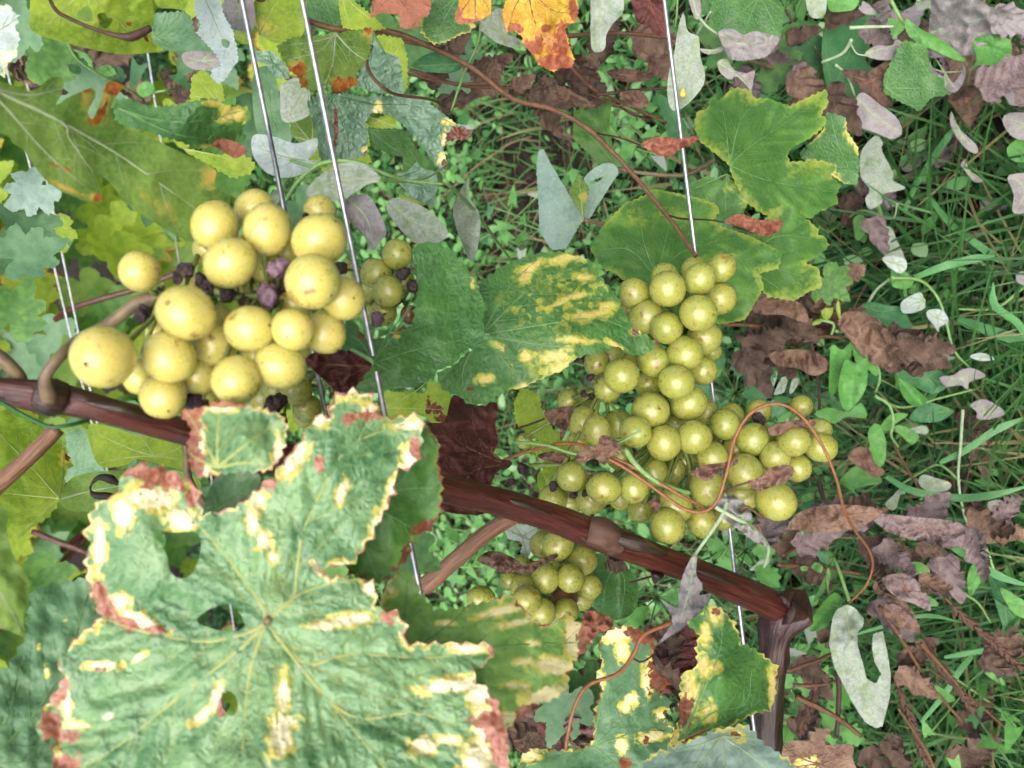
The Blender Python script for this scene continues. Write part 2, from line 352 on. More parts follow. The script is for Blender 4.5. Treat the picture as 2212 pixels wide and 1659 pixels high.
class Depth:
    """smooth depth surface through control points (x, y, d)"""
    def __init__(s, spec, cx, cy):
        if isinstance(spec, (int, float)): spec = [(cx, cy, spec)]
        a = np.array(spec, float); s.a = a; s.n = len(a)
        if s.n == 1: return
        K = np.hypot(a[:, 0][:, None]-a[:, 0], a[:, 1][:, None]-a[:, 1])
        if s.n >= 4:
            Q = np.concatenate([np.ones((s.n, 1)), a[:, :2]/1000], 1); Z = np.zeros((s.n+3, s.n+3)); Z[:s.n, :s.n] = K/1000; Z[:s.n, s.n:] = Q; Z[s.n:, :s.n] = Q.T
            s.w = np.linalg.lstsq(Z, np.concatenate([a[:, 2], [0]*3]), rcond=None)[0]
        else:
            s.m = a.mean(0); X = (a[:, :2]-s.m[:2])/1000; s.w = np.linalg.solve(X.T@X+np.eye(2)*6e-4, X.T@(a[:, 2]-s.m[2]))   # damped plane
    def __call__(s, q):
        if s.n == 1: return np.full(len(q), s.a[0, 2])
        Q = np.concatenate([np.ones((len(q), 1)), q/1000], 1)
        if s.n < 4: return s.m[2]+((q-s.m[:2])/1000)@s.w
        K = np.hypot(q[:, 0][:, None]-s.a[:, 0], q[:, 1][:, None]-s.a[:, 1])/1000
        return np.concatenate([K, Q], 1)@s.w
def blade(outline, mapf, mmu, c=None, tips=None, ntips=5, sec=5, tooth=0.0, tamp=0.5, gs=10.0, wave=0.0, wl=80.0, ridge=False, bow=0.0, fold=None,
          pucker=0.0, edge_b=0.0, edge_y=0.0, yel=(), brn=(), holes=(), seed=0, veins=True, vw=0.45, cup=0.0):
    """build leaf blade data. mapf(q[n,2], off[n] metres towards viewer) -> list of Vector. mmu: mm per unit.
    returns (V, F, attrs), (vein V, F, LP)"""
    rg = random.Random(seed*7919+13)
    poly0 = list(outline)
    if tooth:
        p = resample(poly0, tooth/2, .3, rg); s = 1 if area2(p) > 0 else -1
        t = np.roll(p, -1, 0)-np.roll(p, 1, 0); t /= np.maximum(1e-6, np.hypot(*t.T))[:, None]; nn = np.stack([t[:, 1], -t[:, 0]], 1)*s
        a = np.array([(rg.uniform(.4, 1.2) if i % 2 else rg.uniform(-.45, -.1))*tooth*tamp*.5 for i in range(len(p))]); big = np.array([1.6 if rg.random() < .15 else 1 for _ in p])
        p = p+nn*(a*big)[:, None]
    else:
        p = resample(smooth_closed(poly0), gs*.7)
    c = np.array(c if c is not None else p.mean(0), float)
    tp = tips if tips is not None else auto_tips(p, c, ntips)
    VL = vein_lines(p, c, tp, sec, rg) if (veins or pucker) else []
    lo, hi = p.min(0), p.max(0)
    gx, gy = np.meshgrid(np.arange(lo[0], hi[0], gs), np.arange(lo[1], hi[1], gs*.866)); gx = gx+(np.arange(gx.shape[0]) % 2)[:, None]*gs/2
    q = np.stack([gx.ravel(), gy.ravel()], 1); q = q[inside(p, q)]
    edge = SegTree([p], gs*.25, True)
    if len(q): q = q[edge(q) > gs*.45]
    hp = [resample(smooth_closed(list(h), 3), gs*.5) for h in holes]
    allv = [Vector(v) for v in p]+[Vector(v) for v in q]; E = [(i, (i+1) % len(p)) for i in range(len(p))]
    for h in hp:
        b = len(allv); allv += [Vector(v) for v in h]; E += [(b+i, b+(i+1) % len(h)) for i in range(len(h))]
    vs, _, fs, *_ = delaunay_2d_cdt(allv, E, [], 1, 1e-4)
    v2 = np.array([(v.x, v.y) for v in vs]); fs = [tuple(f) for f in fs]
    if hp:
        ce = np.array([v2[list(f)].mean(0) for f in fs]); k = np.zeros(len(fs), bool)
        for h in hp: k |= inside(h, ce)
        fs = [f for f, z in zip(fs, k) if not z]
    de = edge(v2)
    if VL:
        dv = SegTree([l for l, w in VL], gs*.2)
    else: dv = lambda z: np.full(len(z), 99.0)
    ext = max(hi-lo)/2; s3 = seed*3.7
    cen = (lo+hi)/2
    def off(z):
        o = np.zeros(len(z)); r = np.hypot(*((z-cen)/ext).T)
        o -= bow*r*r
        if cup: o += cup*np.hypot(*((z-c)/ext).T)
        if wave:
            for i, (x, y) in enumerate(z):
                w1 = noise.noise(Vector((x/wl+s3, y/wl, s3))); w2 = noise.noise(Vector((x/wl*2.3, y/wl*2.3+s3, 5)))
                if ridge: o[i] += wave*((1-2*abs(w1))*1.0+.55*(1-2*abs(w2)))
                else: o[i] += wave*(w1+.4*w2)
        if fold is not None:
            (x1, y1, x2, y2, amt) = fold
            d = np.array([x2-x1, y2-y1], float); d /= np.hypot(*d); o += amt*np.abs((z[:, 0]-x1)*(-d[1])+(z[:, 1]-y1)*d[0])/ext
        if pucker: o += pucker*(np.clip(dv(z)*mmu/4.5, 0, 1)**.6)
        return o
    W3 = mapf(v2, off(v2))
    def field(blobs):
        f = np.zeros(len(v2))
        for b in blobs:
            x, y, rx, ry = b[:4]; a = math.radians(b[4]) if len(b) > 4 else 0; st = b[5] if len(b) > 5 else 1.0
            dx, dy = v2[:, 0]-x, v2[:, 1]-y; u = (dx*math.cos(a)+dy*math.sin(a))/rx; w = (-dx*math.sin(a)+dy*math.cos(a))/ry
            f = np.maximum(f, st*np.clip(1.25-.75*np.sqrt(u*u+w*w), 0, 1))
        return f
    emm = de*mmu
    nz = np.array([noise.noise(Vector((x/70+s3, y/70, 9))) for x, y in v2])
    Y = field(yel); B_ = field(brn)
    if edge_y: Y = np.maximum(Y, np.clip(1.0-emm/np.maximum(.05, edge_y*(.9+2.6*nz)), 0, 1)*.9)
    if edge_b: B_ = np.maximum(B_, np.clip(1.0-emm/np.maximum(.03, edge_b*(.8+2.6*nz)), 0, 1))
    LP = np.stack([v2[:, 0]*mmu/10+seed*1.37, v2[:, 1]*mmu/10, np.full(len(v2), seed*.61)], 1)
    at = dict(lp=LP, yel=Y, brn=B_, ved=dv(v2)*mmu)
    vd = None
    if veins and VL:
        VF = []; QA, QM, QB, LF, OK, NN = [], [], [], [], [], []
        for l, w in VL:
            n = len(l)
            t = np.gradient(l, axis=0); t /= np.maximum(1e-6, np.hypot(*t.T))[:, None]; nn = np.stack([-t[:, 1], t[:, 0]], 1)
            wd_ = (w*vw/mmu)*np.linspace(1, .3, n)
            OK.append(~np.any([inside(h, l) for h in hp], 0) if hp else np.ones(n, bool))
            QA.append(l-nn*wd_[:, None]); QB.append(l+nn*wd_[:, None]); QM.append(l); LF.append(.00025+wd_*mmu*.0006); NN.append(n)
        QA, QM, QB, LF = map(np.concatenate, (QA, QM, QB, LF)); T = len(QM)
        VV = mapf(QA, off(QA)-.0001)+mapf(QM, off(QM)+LF)+mapf(QB, off(QB)-.0001); i0 = 0
        for n, ok in zip(NN, OK):
            for i in range(i0, i0+n-1):
                if ok[i-i0] and ok[i-i0+1]:
                    VF.append((i, i+1, T+i+1, T+i)); VF.append((T+i, T+i+1, 2*T+i+1, 2*T+i))
            i0 += n
        LPv = [(x*mmu/10, y*mmu/10, 0) for x, y in np.concatenate([QA, QM, QB])]
        vd = (VV, VF, LPv)
    return (W3, fs, at), vd
leafseed = [0]
def leaf(outline, d, mat, parent, name='leaf', label=None, lit=None, **kw):
    """a blade traced in working px at depth d (number or control points)"""
    o = pts(outline) if isinstance(outline, str) else outline
    for ax, sgn, lim in ((1, -1, 0.0), (0, -1, 0.0), (0, 1, W)):   # leaves that run out of the picture go on to a rounded end
        k = [i for i, p in enumerate(o) if (p[ax]-lim)*sgn > 0]
        if k:
            m_ = sum(o[i][1-ax] for i in k)/len(k); o = list(o)
            for i in k:
                p = list(o[i]); p[ax] = lim+(p[ax]-lim)*3.0; p[1-ax] = m_+(p[1-ax]-m_)*.72; o[i] = tuple(p)
    a = np.array(o); cx, cy = a.mean(0); D = Depth(d, cx, cy); md = float(D(np.array([[cx, cy]]))[0])
    leafseed[0] += 1; kw.setdefault('seed', leafseed[0]); kw.setdefault('wave', .0020); kw.setdefault('wl', 55.0); kw.setdefault('pucker', .0006)
    if isinstance(kw.get('tips'), str): kw['tips'] = [pts(s) for s in kw['tips'].split('|')]
    def mapf(q, off):
        dd = D(q)-off; return [P(x, y, z) for (x, y), z in zip(q, dd)]
    (V, F, at), vd = blade(o, mapf, md/FPX*1000, **kw)
    org = P(cx, cy, md)
    ob = link(name, mesh(name, [v-org for v in V], F, at), M[mat], parent, org)
    if label: ob['label'] = label
    if vd: link('vein', mesh('vein', [v-org for v in vd[0]], vd[1], {'lp': vd[2]}), M[VEIN[mat]], ob, org)
    return ob

# ------------------------------------------------------------------ templates (local mm, copies share the mesh)
def tpl(name, half, n, mm=1.0, curl=0.0, wave=.002, wl=30, ridge=False, bow=.003, tooth=0, gs=4, sec=4, ntips=5, c=(0, 0), seed=0, crumple=0.0, pleat=0.0, **kw):
    out = []
    full = [tuple(p) for p in half]+[(-x, y) for x, y in reversed(half) if abs(x) > 1e-6]
    for k in range(n):
        rg = random.Random(seed+k*31)
        sx = rg.uniform(.85, 1.15); o = [(x*sx+rg.uniform(-1, 1)*.02*abs(y), y) for x, y in full]
        cu = curl*rg.uniform(.5, 1.4); fo = rg.uniform(.2, 1)
        def mapf(q, off, cu=cu, fo=fo, k=k):
            r = []
            for (x, y), z in zip(q, off):
                X, Y, Z = x/1000, y/1000, float(z)
                if pleat:
                    ph = (y*.9-abs(x)*.9)/(9.0+k)+.35*noise.noise(Vector((x*.05, y*.05, k*3.3))); tw = abs((ph % 1)*2-1)*2-1
                    Z += pleat*tw*min(1, abs(x)/9)*(.6+.8*noise.noise(Vector((x*.06, y*.06, k+7.7)))+.3); Y += .12*(abs(X))*math.sin(k*2.1+y*.12)
                if cu:
                    R = 1/cu; a = X/R; X, Z2 = math.sin(a)*(R-Z), R-(R-Z)*math.cos(a); Z = Z2
                    b = (Y-.02)*cu*.5*fo; Y, Z = .02+math.sin(b)/(cu*.5*fo+1e-9), Z+(1-math.cos(b))/(cu*.5*fo+1e-9)
                if crumple:
                    v = Vector((X, Y, Z))*45+Vector((k*9, 0, 0))
                    X += crumple*noise.noise(v); Y += crumple*noise.noise(v+Vector((0, 9, 3))); Z += crumple*noise.noise(v+Vector((5, 2, 17)))
                r.append(Vector((X, Y, Z)))
            return r
        (V, F, at), vd = blade(o, mapf, 1.0, c=c, ntips=ntips, sec=sec, tooth=tooth, tamp=.3, gs=gs, wave=wave, wl=wl, ridge=ridge, bow=bow, seed=seed+k, vw=.5,
                               edge_y=kw.get('edge_y', 0), edge_b=kw.get('edge_b', 0), pucker=kw.get('pucker', 0))
        out.append(mesh(name, V, F, at))
    return out
VL_HALF = [(0, 4), (5, -8), (12, -18), (26, -26), (40, -20), (52, -6), (44, 4), (60, 12), (66, 30), (50, 34), (38, 34), (48, 50), (43, 66), (30, 62), (20, 58), (13, 80), (0, 98)]
T_vine = tpl('vine_leaf', VL_HALF, 6, curl=9, wave=.004, wl=45, tooth=11, gs=7, sec=4, seed=100, pucker=.001)
T_vine_y = tpl('vine_leaf_edged', VL_HALF, 4, curl=9, wave=.004, wl=45, tooth=11, gs=7, sec=4, seed=140, pucker=.001, edge_y=14, edge_b=6)
T_bind = tpl('bindweed_leaf', [(0, 1), (3, 0), (9, -6), (14, -9), (13, 0), (12, 8), (9.5, 20), (5, 34), (0, 46)], 6, curl=16, wave=.002, wl=25, gs=5, sec=4, ntips=1, seed=200)
T_dead = tpl('dead_leaf', [(0, 0), (8, -2), (17, 4), (20, 15), (15, 25), (19, 36), (11, 45), (7, 58), (0, 68)], 10, curl=48, wave=.0016, wl=26, gs=3.0, sec=5, ntips=1, seed=300, crumple=.0035, pleat=.0045)
T_mild = tpl('mildew_leaf', [(0, 1), (4, 0), (10, -3), (13, 6), (13, 18), (10, 30), (5, 40), (0, 47)], 5, curl=22, wave=.004, wl=22, gs=5, sec=4, ntips=1, seed=400, crumple=.002)
T_herb = tpl('toothed_herb_leaf', [(0, 0), (8, 4), (6, 9), (16, 14), (11, 18), (19, 27), (12, 29), (14, 38), (7, 38), (0, 48)], 4, curl=12, wave=.003, wl=20, gs=6, tooth=7, sec=3, ntips=3, seed=500)
def place(tl, name, loc, nrm, updir, s, mat, parent=None, k=None, rg=rnd):
    me = tl[rg.randrange(len(tl)) if k is None else k % len(tl)]
    o = bpy.data.objects.new(name, me); COL.objects.link(o)
    if not me.materials: me.materials.append(None)
    o.material_slots[0].link = 'OBJECT'; o.material_slots[0].material = M[mat]
    z = nrm.normalized(); y = (updir-z*updir.dot(z)).normalized(); x = y.cross(z)
    mt = Matrix((x, y, z)).transposed().to_4x4(); mt.translation = Vector(loc)-(parent.location if parent else Vector())
    o.matrix_basis = mt @ Matrix.Diagonal((s, s, s, 1))
    if parent: o.parent = parent
    return o
def place_px(tl, name, x, y, d, size, ang, mat, parent, tilt=.5, unit=50.0, rg=rnd, k=None):
    """size: length in working px of the template's `unit` mm; ang: where the tip points, degrees clockwise from up in the picture"""
    a = rad(ang); up = Up*math.cos(a)+Rt*math.sin(a)
    n = -ray(x, y).normalized()+Vector((rg.uniform(-1, 1), rg.uniform(-1, 1), rg.uniform(-1, 1)))*tilt
    s = size/FPX*d*1000/unit
    return place(tl, name, P(x, y, d), n, up+Vector((rg.uniform(-1, 1), rg.uniform(-1, 1), rg.uniform(-1, 1)))*tilt*.3, s, mat, parent, k, rg)

# ------------------------------------------------------------------ setting: ground, grass, ground cover
def gz(x, y): return .012*noise.noise(Vector((x*3, y*3, 0)))+.008*noise.noise(Vector((x*11, y*11, 4)))
def ground():
    xs = np.concatenate([-np.geomspace(150, 2.1, 12), np.linspace(-2, 2, 130), np.geomspace(2.1, 150, 12)])
    ys = np.concatenate([-np.geomspace(150, .9, 12), np.linspace(-.8, 4, 150), np.geomspace(4.2, 200, 12)])
    V = [(x, y, gz(x, y) if abs(x) < 2.2 and -.9 < y < 4.3 else 0) for y in ys for x in xs]; n = len(xs)
    F = [(j*n+i, j*n+i+1, (j+1)*n+i+1, (j+1)*n+i) for j in range(len(ys)-1) for i in range(n-1)]
    t = NT('soil_and_thatch'); tc = t.n('ShaderNodeTexCoord').outputs['Object']
    n1 = t.noise(tc, 3.5, 5); n2 = t.noise(tc, 45, 6, .7); n3 = t.noise(tc, 14, 4)
    col = t.mix(t.step(n2, .35, .65), (.012, .009, .007), (.045, .030, .022))
    col = t.mix(t.step(n1, .5, .7), col, t.mix(t.step(n2, .4, .6), (.012, .03, .01), (.03, .06, .02)))
    col = t.mix(t.step(n3, .6, .7), col, (.08, .045, .028))
    return tag(link('ground', mesh('ground', V, F), t.done(t.bsdf(col, .9, .2, t.bump(n2, 1, .006)))), kind='structure')
ground()
def strip_mat(name, c1, c2, c3, trans=.3, rough=.5):
    t = NT(name); a = t.attr('rv').outputs['Fac']
    col = t.mix(t.step(a, .0, .55), c1, c2); col = t.mix(t.step(a, .82, .9), col, c3)
    p = t.bsdf(col, rough, .35); tr = t.n('ShaderNodeBsdfTranslucent'); t.set(tr.inputs[0], col); mx = t.n('ShaderNodeMixShader'); mx.inputs[0].default_value = trans
    t.t.links.new(p, mx.inputs[1]); t.t.links.new(tr.outputs[0], mx.inputs[2]); return t.done(mx.outputs[0])
def near_row(x, y):                                             # coarse grass, shade painted into its greens, thins out away from the row, leaving soil in patches
    return max(0, min(1, (.62-y)/.25))*(.15 if noise.noise(Vector((x*6, y*6, 8.0))) < -.22 else 1)
def grass(name, n, seed, hmin, hmax, wd0, region, mat, lean=.7, dens=None):
    rg = random.Random(seed); V, F, A = [], [], []
    x0, x1, y0, y1 = region; k = 0
    while k < n:
        x, y = rg.uniform(x0, x1), rg.uniform(y0, y1)
        if dens and rg.random() > dens(x, y): continue
        k += 1
        h = rg.uniform(hmin, hmax)*(.6+.8*(noise.noise(Vector((x*5, y*5, seed)))+.5)); a = rg.uniform(0, 6.283); ln = rg.uniform(.1, lean)*h*1.6
        dx, dy = math.cos(a), math.sin(a); px, py = -dy, dx; w = wd0*rg.uniform(.6, 1.3); r = rg.random(); z0 = gz(x, y)-.004
        b = len(V); S = 4; tw = rg.uniform(-.8, .8)
        for i in range(S+1):
            f = i/S; q = ln*f*f; zz = h*(f-.28*f*f*min(1.5, ln/h)); ww = w*(1-f**2.2)*.5+.0002
            cx, cy = px+tw*f*dx, py+tw*f*dy
            V.append((x+dx*q+cx*ww, y+dy*q+cy*ww, z0+zz)); V.append((x+dx*q-cx*ww, y+dy*q-cy*ww, z0+zz)); A += [r, r]
        for i in range(S): F.append((b+2*i, b+2*i+1, b+2*i+3, b+2*i+2))
    return link(name, mesh(name, V, F, {'rv': A}), mat)
M['grass'] = strip_mat('grass', (.035, .13, .038), (.11, .28, .08), (.24, .24, .11))
M['lgrass_shaded'] = strip_mat('coarse_grass_shaded', (.022, .085, .022), (.065, .175, .045), (.22, .20, .09))  # greens set darker to stand in for the shade under the vines
M['cover'] = strip_mat('herb', (.055, .19, .055), (.18, .41, .12), (.30, .50, .24))
def soil_gap(x, y):                                             # bare strip under the row
    d = abs(y-.22)+.05*noise.noise(Vector((x*9, y*9, 3)))
    return .22 if y < .42 else (.45 if d < .07 else 1.0)
tag(grass('grass', 30000, 1, .025, .085, .0030, (-1.3, 1.4, -.1, 2.3), M['grass'], .9, soil_gap), 'green grass blades covering the ground', 'grass', kind='stuff')
tag(grass('long_grass', 11000, 12, .06, .16, .0033, (-.8, .9, -.12, .75), M['lgrass_shaded'], 1.1, near_row), 'longer coarse grass blades under the vine row', 'grass', kind='stuff')
def cover(name, n, seed, region, smin, smax, mat, zmax):
    rg = random.Random(seed); V, F, A = [], [], []
    x0, x1, y0, y1 = region; k = 0
    while k < n:
        x, y = rg.uniform(x0, x1), rg.uniform(y0, y1)
        if noise.noise(Vector((x*4, y*4, seed)))+.25+rg.uniform(-.3, .3) < 0: continue
        if rg.random() > soil_gap(x, y): continue
        k += 1
        z = gz(x, y)+rg.uniform(.005, zmax); s = rg.uniform(smin, smax); a = rg.uniform(0, 6.283); r = rg.random()
        n_ = Vector((rg.gauss(0, .45), rg.gauss(0, .45), 1)).normalized(); u = Vector((math.cos(a), math.sin(a), 0)); u = (u-n_*u.dot(n_)).normalized(); v = n_.cross(u)
        b = len(V); c = Vector((x, y, z)); fd = rg.uniform(.05, .3)
        for (p, q) in ((0, 0), (.16, .20), (.42, .31), (.70, .25), (.92, .10), (1.02, 0), (.92, -.10), (.70, -.25), (.42, -.31), (.16, -.20), (.5, 0)):
            V.append(c+(u*p+v*q+n_*(abs(q)*fd*1.6-.18*p*p))*s); A.append(r)
        F += [(b+i, b+(i+1) % 10, b+10) for i in range(10)]
    return link(name, mesh(name, V, F, {'rv': A}), mat)
tag(cover('ground_cover', 48000, 3, (-1.3, 1.4, .0, 2.3), .007, .022, M['cover'], .08), 'low leafy weeds among the grass', 'weeds', kind='stuff')
M['straw'] = strip_mat('straw', (.12, .07, .04), (.22, .14, .08), (.3, .22, .13), .05, .8)
tag(grass('dry_thatch', 2500, 9, .03, .09, .0016, (-1.3, 1.4, .0, 2.4), M['straw'], 3.0), 'thin dry brown stalks and thatch on the soil', 'dead grass', kind='stuff')
def litter(name, n, seed, region, mat):
    rg = random.Random(seed); V, F, L = [], [], []
    for _ in range(n):
        x, y = rg.uniform(*region[:2]), rg.uniform(*region[2:]); me = rg.choice(T_dead); s = rg.uniform(.3, .75); b = len(V)
        R = Matrix.Rotation(rg.uniform(0, 6.28), 3, 'Z') @ Matrix.Rotation(rg.gauss(0, .5), 3, 'X'); z = gz(x, y)+rg.uniform(.002, .02)
        o = Vector((x, y, z)); la = me.attributes['lp'].data
        V += [o+R@(v.co*s) for v in me.vertices]; F += [tuple(b+i for i in p.vertices) for p in me.polygons]; L += [tuple(Vector(q.vector)+Vector((x*50, y*50, 0))) for q in la]
    return link(name, mesh(name, V, F, {'lp': L}), mat)
tag(litter('leaf_litter', 260, 5, (-1.2, 1.2, .05, 1.9), M['dead']), 'fallen dry brown leaves scattered under the grass', 'leaf litter', kind='stuff')

# ------------------------------------------------------------------ trellis wires
def wire(x0, y0, d0, x1, y1, d1, r, label, ext=(1.2, 1.2), group='trellis wires of the near row'):
    a, b = P(x0, y0, d0), P(x1, y1, d1); u = (b-a).normalized()
    o = tube('trellis_wire', [a-u*ext[0], a, b, b+u*ext[1]], r, r, M['wire'], None, 24, 10)
    return tag(o, label, 'wire', group)
wire(653, 0, .305, 900, 1240, .325, .00098, 'thick steel wire crossing in front of the grapes left of centre')
wire(523, 0, .33, 612, 440, .336, .00098, 'steel wire beside the thick one, ending behind the yellow grape bunch', (1.2, .6))
wire(1435, 0, .405, 1600, 1340, .432, .00098, 'single steel wire passing the spotted ladybird leaf on the right')

# ------------------------------------------------------------------ near vine
vine = empty('grape_vine', G(1655, 1640), 'near grapevine with red cane, mottled leaves and knobby head', 'vine')
cane = tube('cane', pxl('-160,826,.255 0,846,.262 105,858,.266 220,884,.27 420,938,.285 660,992,.30 950,1053,.33 1160,1108,.35 1300,1160,.365 1450,1216,.382 1600,1275,.402 1690,1318,.424'),
            0, mat=M['cane'], parent=vine, n=130, sides=32, ridge=.08, lump=.06,
            rads=[.0041, .0042, .0051, .0041, .0043, .0047, .0053, .0057, .0066, .0059, .0067, .0076])
tube('node_sheath', pxl('1272,1146,.359 1296,1152,.359 1330,1172,.3665'), 0, mat=M['sheath'], parent=cane, n=12, sides=20, lump=.25, ridge=.2, rads=[.0060, .0066, .0058])
tube('bark_flake', pxl('1320,1160,.3585 1380,1178,.3605 1440,1196,.3705'), 0, mat=M['oldwood'], parent=cane, n=14, sides=12, lump=.4, rads=[.0012, .0034, .0008])
for q_ in ('180,868,.2625 260,884,.2645 330,905,.2705', '1080,1075,.3385 1130,1090,.3405 1190,1112,.347', '1480,1222,.3775 1540,1245,.3805 1600,1268,.391', '1240,1150,.3545 1270,1168,.3565 1300,1180,.363'):
    tube('bark_strip', pxl(q_), 0, mat=M['oldwood'], parent=cane, n=16, sides=8, lump=.5, ridge=.3, rads=[.0004, .0014, .0004])
for q_ in ('1105,1048,.345 1100,1034,.345', '700,960,.30 704,940,.30', '1420,1240,.376 1414,1258,.378'):
    tube('bud', pxl(q_), .0030, .0008, M['head'], cane, 8, 10, .1, .3)
tube('node_ring', pxl('84,852,.2615 112,858,.262 138,864,.264'), 0, mat=M['head'], parent=cane, n=10, sides=20, lump=.2, rads=[.0048, .0057, .0048])
tube('trunk', pxl('1735,1285,.43 1705,1315,.424 1678,1375,.425 1664,1450,.43'), 0, mat=M['head'], parent=vine, n=50, sides=32, lump=.45, ridge=.25, rads=[.003, .0112, .0074, .0060])
tube('cordon', pxl('1690,1340,.445 1668,1440,.445 1658,1560,.45 1650,1760,.46'), 0, mat=M['oldwood'], parent=vine, n=50, sides=28, lump=.15, ridge=.25, rads=[.0065, .0065, .0080, .0085])
tube('trunk_base', [P(1650, 1750, .46), P(1690, 1840, .50), P(1800, 1900, .62), G(1830, 1900, -.02)], .009, .016, M['oldwood'], vine, 30, 20, .2, .2)
for s, r in (('1700,1322,.412 1740,1330,.414', .006), ('1690,1300,.41 1712,1275,.413', .004)):
    tube('knob', pxl(s), r, r*.4, M['head'], vine, 8, 12, .1, .4)
tube('side_shoot', pxl('1115,1112,.40 1060,1145,.41 1000,1195,.42 915,1268,.43'), .0036, .0044, M['cane2'], vine, 26, 16, .15, .1)
tube('side_shoot', pxl('-40,1080,.30 40,1010,.305 125,925,.31'), .0030, .0027, M['cane2'], vine, 20, 14, .1, .1)
tube('side_shoot', pxl('-40,745,.26 5,775,.262 40,812,.266 48,840,.27'), .0019, .0022, M['stem_p'], vine, 14, 12)
tie = tube('vine_tie', pxl('-60,840,.2575 0,868,.2565 60,902,.2562 110,922,.257 150,918,.2585 190,908,.264'), .00065, .0006, None, None, 30, 8)
M['tie'] = plain_mat('green_plastic', (.012, .07, .015), (.02, .10, .025), 2, .4); tie.data.materials.append(M['tie'])
tag(tie, 'dark green plastic string tied round the red cane', 'string')

# --- traced leaves of the near vine
L1 = ('696,890 666,920 653,950 630,973 610,1003 596,1030 563,1053 520,1092 470,1108 436,1118 430,1086 430,1056 383,1026 333,1000 300,1006 267,1016 260,1046 247,1073 210,1086 200,1120 187,1153 '
      '200,1183 180,1210 187,1232 193,1270 207,1306 226,1330 213,1342 177,1366 153,1400 123,1426 143,1456 117,1500 93,1536 78,1583 100,1591 133,1600 110,1606 117,1652 122,1720 250,1800 420,1770 600,1850 760,1790 900,1830 1050,1760 '
      '1100,1659 1093,1590 1080,1533 1053,1490 1026,1473 1020,1446 1053,1430 1066,1396 1026,1390 953,1390 903,1393 875,1393 873,1360 860,1323 840,1323 806,1316 813,1286 810,1263 780,1253 753,1250 720,1253 '
      '696,1240 653,1203 690,1228 730,1222 753,1220 766,1210 793,1173 810,1140 820,1113 830,1106 836,1080 853,1066 850,1033 860,1013 890,1010 906,983 910,943 916,910 903,893 873,900 843,903 816,906 820,883 806,856 760,846 720,858 716,890 708,912')
leaf(L1, [(575, 1345, .236), (700, 1000, .242), (870, 920, .255), (300, 1040, .228), (130, 1560, .232), (600, 1760, .215), (1080, 1560, .240), (1060, 1400, .248), (850, 1340, .240), (200, 1230, .236), (440, 1100, .240), (800, 1150, .250)],
     'hero', vine, label='large puckered green leaf with cream and red blotched margins, in front', c=(575, 1345), gs=7.5, tooth=36, tamp=.42, sec=8, pucker=.0018, wave=.0026, wl=100, edge_y=1.8, edge_b=.55, vw=.62,
     tips='600,1318 635,1288 650,1170 690,1070 760,960 880,915|635,1290 720,1258 790,1262|560,1300 470,1180 330,1030|520,1372 420,1385 260,1350 200,1310|520,1400 380,1510 270,1600 150,1680|540,1450 528,1560 520,1760|650,1440 750,1560 830,1659 900,1760|660,1432 760,1412 900,1420 1040,1412|745,1540 900,1540 1040,1590',
     holes=[pts('330,1152 380,1150 428,1152 432,1196 416,1238 392,1250 368,1236 358,1192'), pts('424,1340 460,1312 502,1307 530,1352 498,1364 455,1358'), pts('480,1500 500,1494 515,1520 505,1546 488,1540 478,1520')],
     yel=[(755, 1340, 62, 17, -8), (700, 1352, 40, 14), (613, 1500, 18, 50), (606, 1590, 30, 60), (615, 1560, 34, 20), (1015, 1402, 52, 14), (960, 1482, 66, 18, -10), (1035, 1500, 34, 40), (1050, 1570, 36, 60), (915, 1612, 38, 26), (965, 1600, 36, 12), (1030, 1640, 40, 44),
          (225, 1438, 42, 12), (300, 1420, 22, 9, -30), (145, 1525, 14, 44), (165, 1568, 42, 9), (235, 1548, 18, 9, -30), (438, 1545, 44, 12, -38), (470, 1500, 14, 34, 20), (545, 1130, 16, 34), (568, 1170, 22, 22), (556, 1080, 24, 24), (590, 1205, 14, 16), (640, 985, 22, 60, 32), (690, 905, 22, 24),
          (330, 1075, 74, 34), (265, 1110, 30, 40), (390, 1120, 40, 30), (405, 1135, 26, 14), (300, 1340, 60, 20, 20), (258, 1300, 26, 20), (215, 1180, 16, 80), (740, 1060, 14, 40, 20), (885, 990, 22, 32), (850, 1060, 16, 26), (812, 1140, 14, 40), (742, 1222, 26, 14), (800, 1270, 26, 30), (880, 920, 40, 14), (800, 885, 24, 14), (1000, 1480, 90, 20)],
     brn=[(345, 1030, 74, 26, 14), (430, 1075, 26, 24), (300, 1020, 40, 16), (225, 1310, 34, 20, 35), (270, 1345, 40, 12, 25), (330, 1362, 40, 9), (215, 1288, 18, 24), (125, 1500, 18, 34, 20), (108, 1565, 26, 34), (135, 1590, 34, 12), (215, 1445, 16, 8), (130, 1650, 50, 24), (840, 1330, 18, 18), (1072, 1520, 18, 40), (1080, 1600, 24, 60), (1064, 1402, 12, 14), (1045, 1556, 26, 22), (480, 1520, 14, 30), (898, 965, 12, 24), (760, 905, 20, 12), (800, 898, 22, 12), (690, 1000, 10, 20), (585, 1045, 16, 14)])
leaf('393,890 427,883 480,866 520,876 560,880 586,890 610,897 620,923 613,966 603,996 573,1020 553,1016 500,1020 433,1030 410,1010 407,963 413,926', [(400, 950, .246), (520, 940, .226), (610, 960, .236), (500, 880, .236), (500, 1020, .232)], 'hero', vine,
     label='small deep-veined green leaf with rusty left edge on the cane', c=(470, 1010), tooth=20, gs=6, sec=7, pucker=.0013, edge_y=1.4, edge_b=.5, brn=[(415, 940, 18, 70), (405, 900, 40, 18, -20), (425, 1010, 22, 26), (470, 872, 50, 9)], yel=[(432, 960, 14, 70), (440, 1015, 24, 18), (600, 975, 14, 40), (480, 885, 40, 8)])
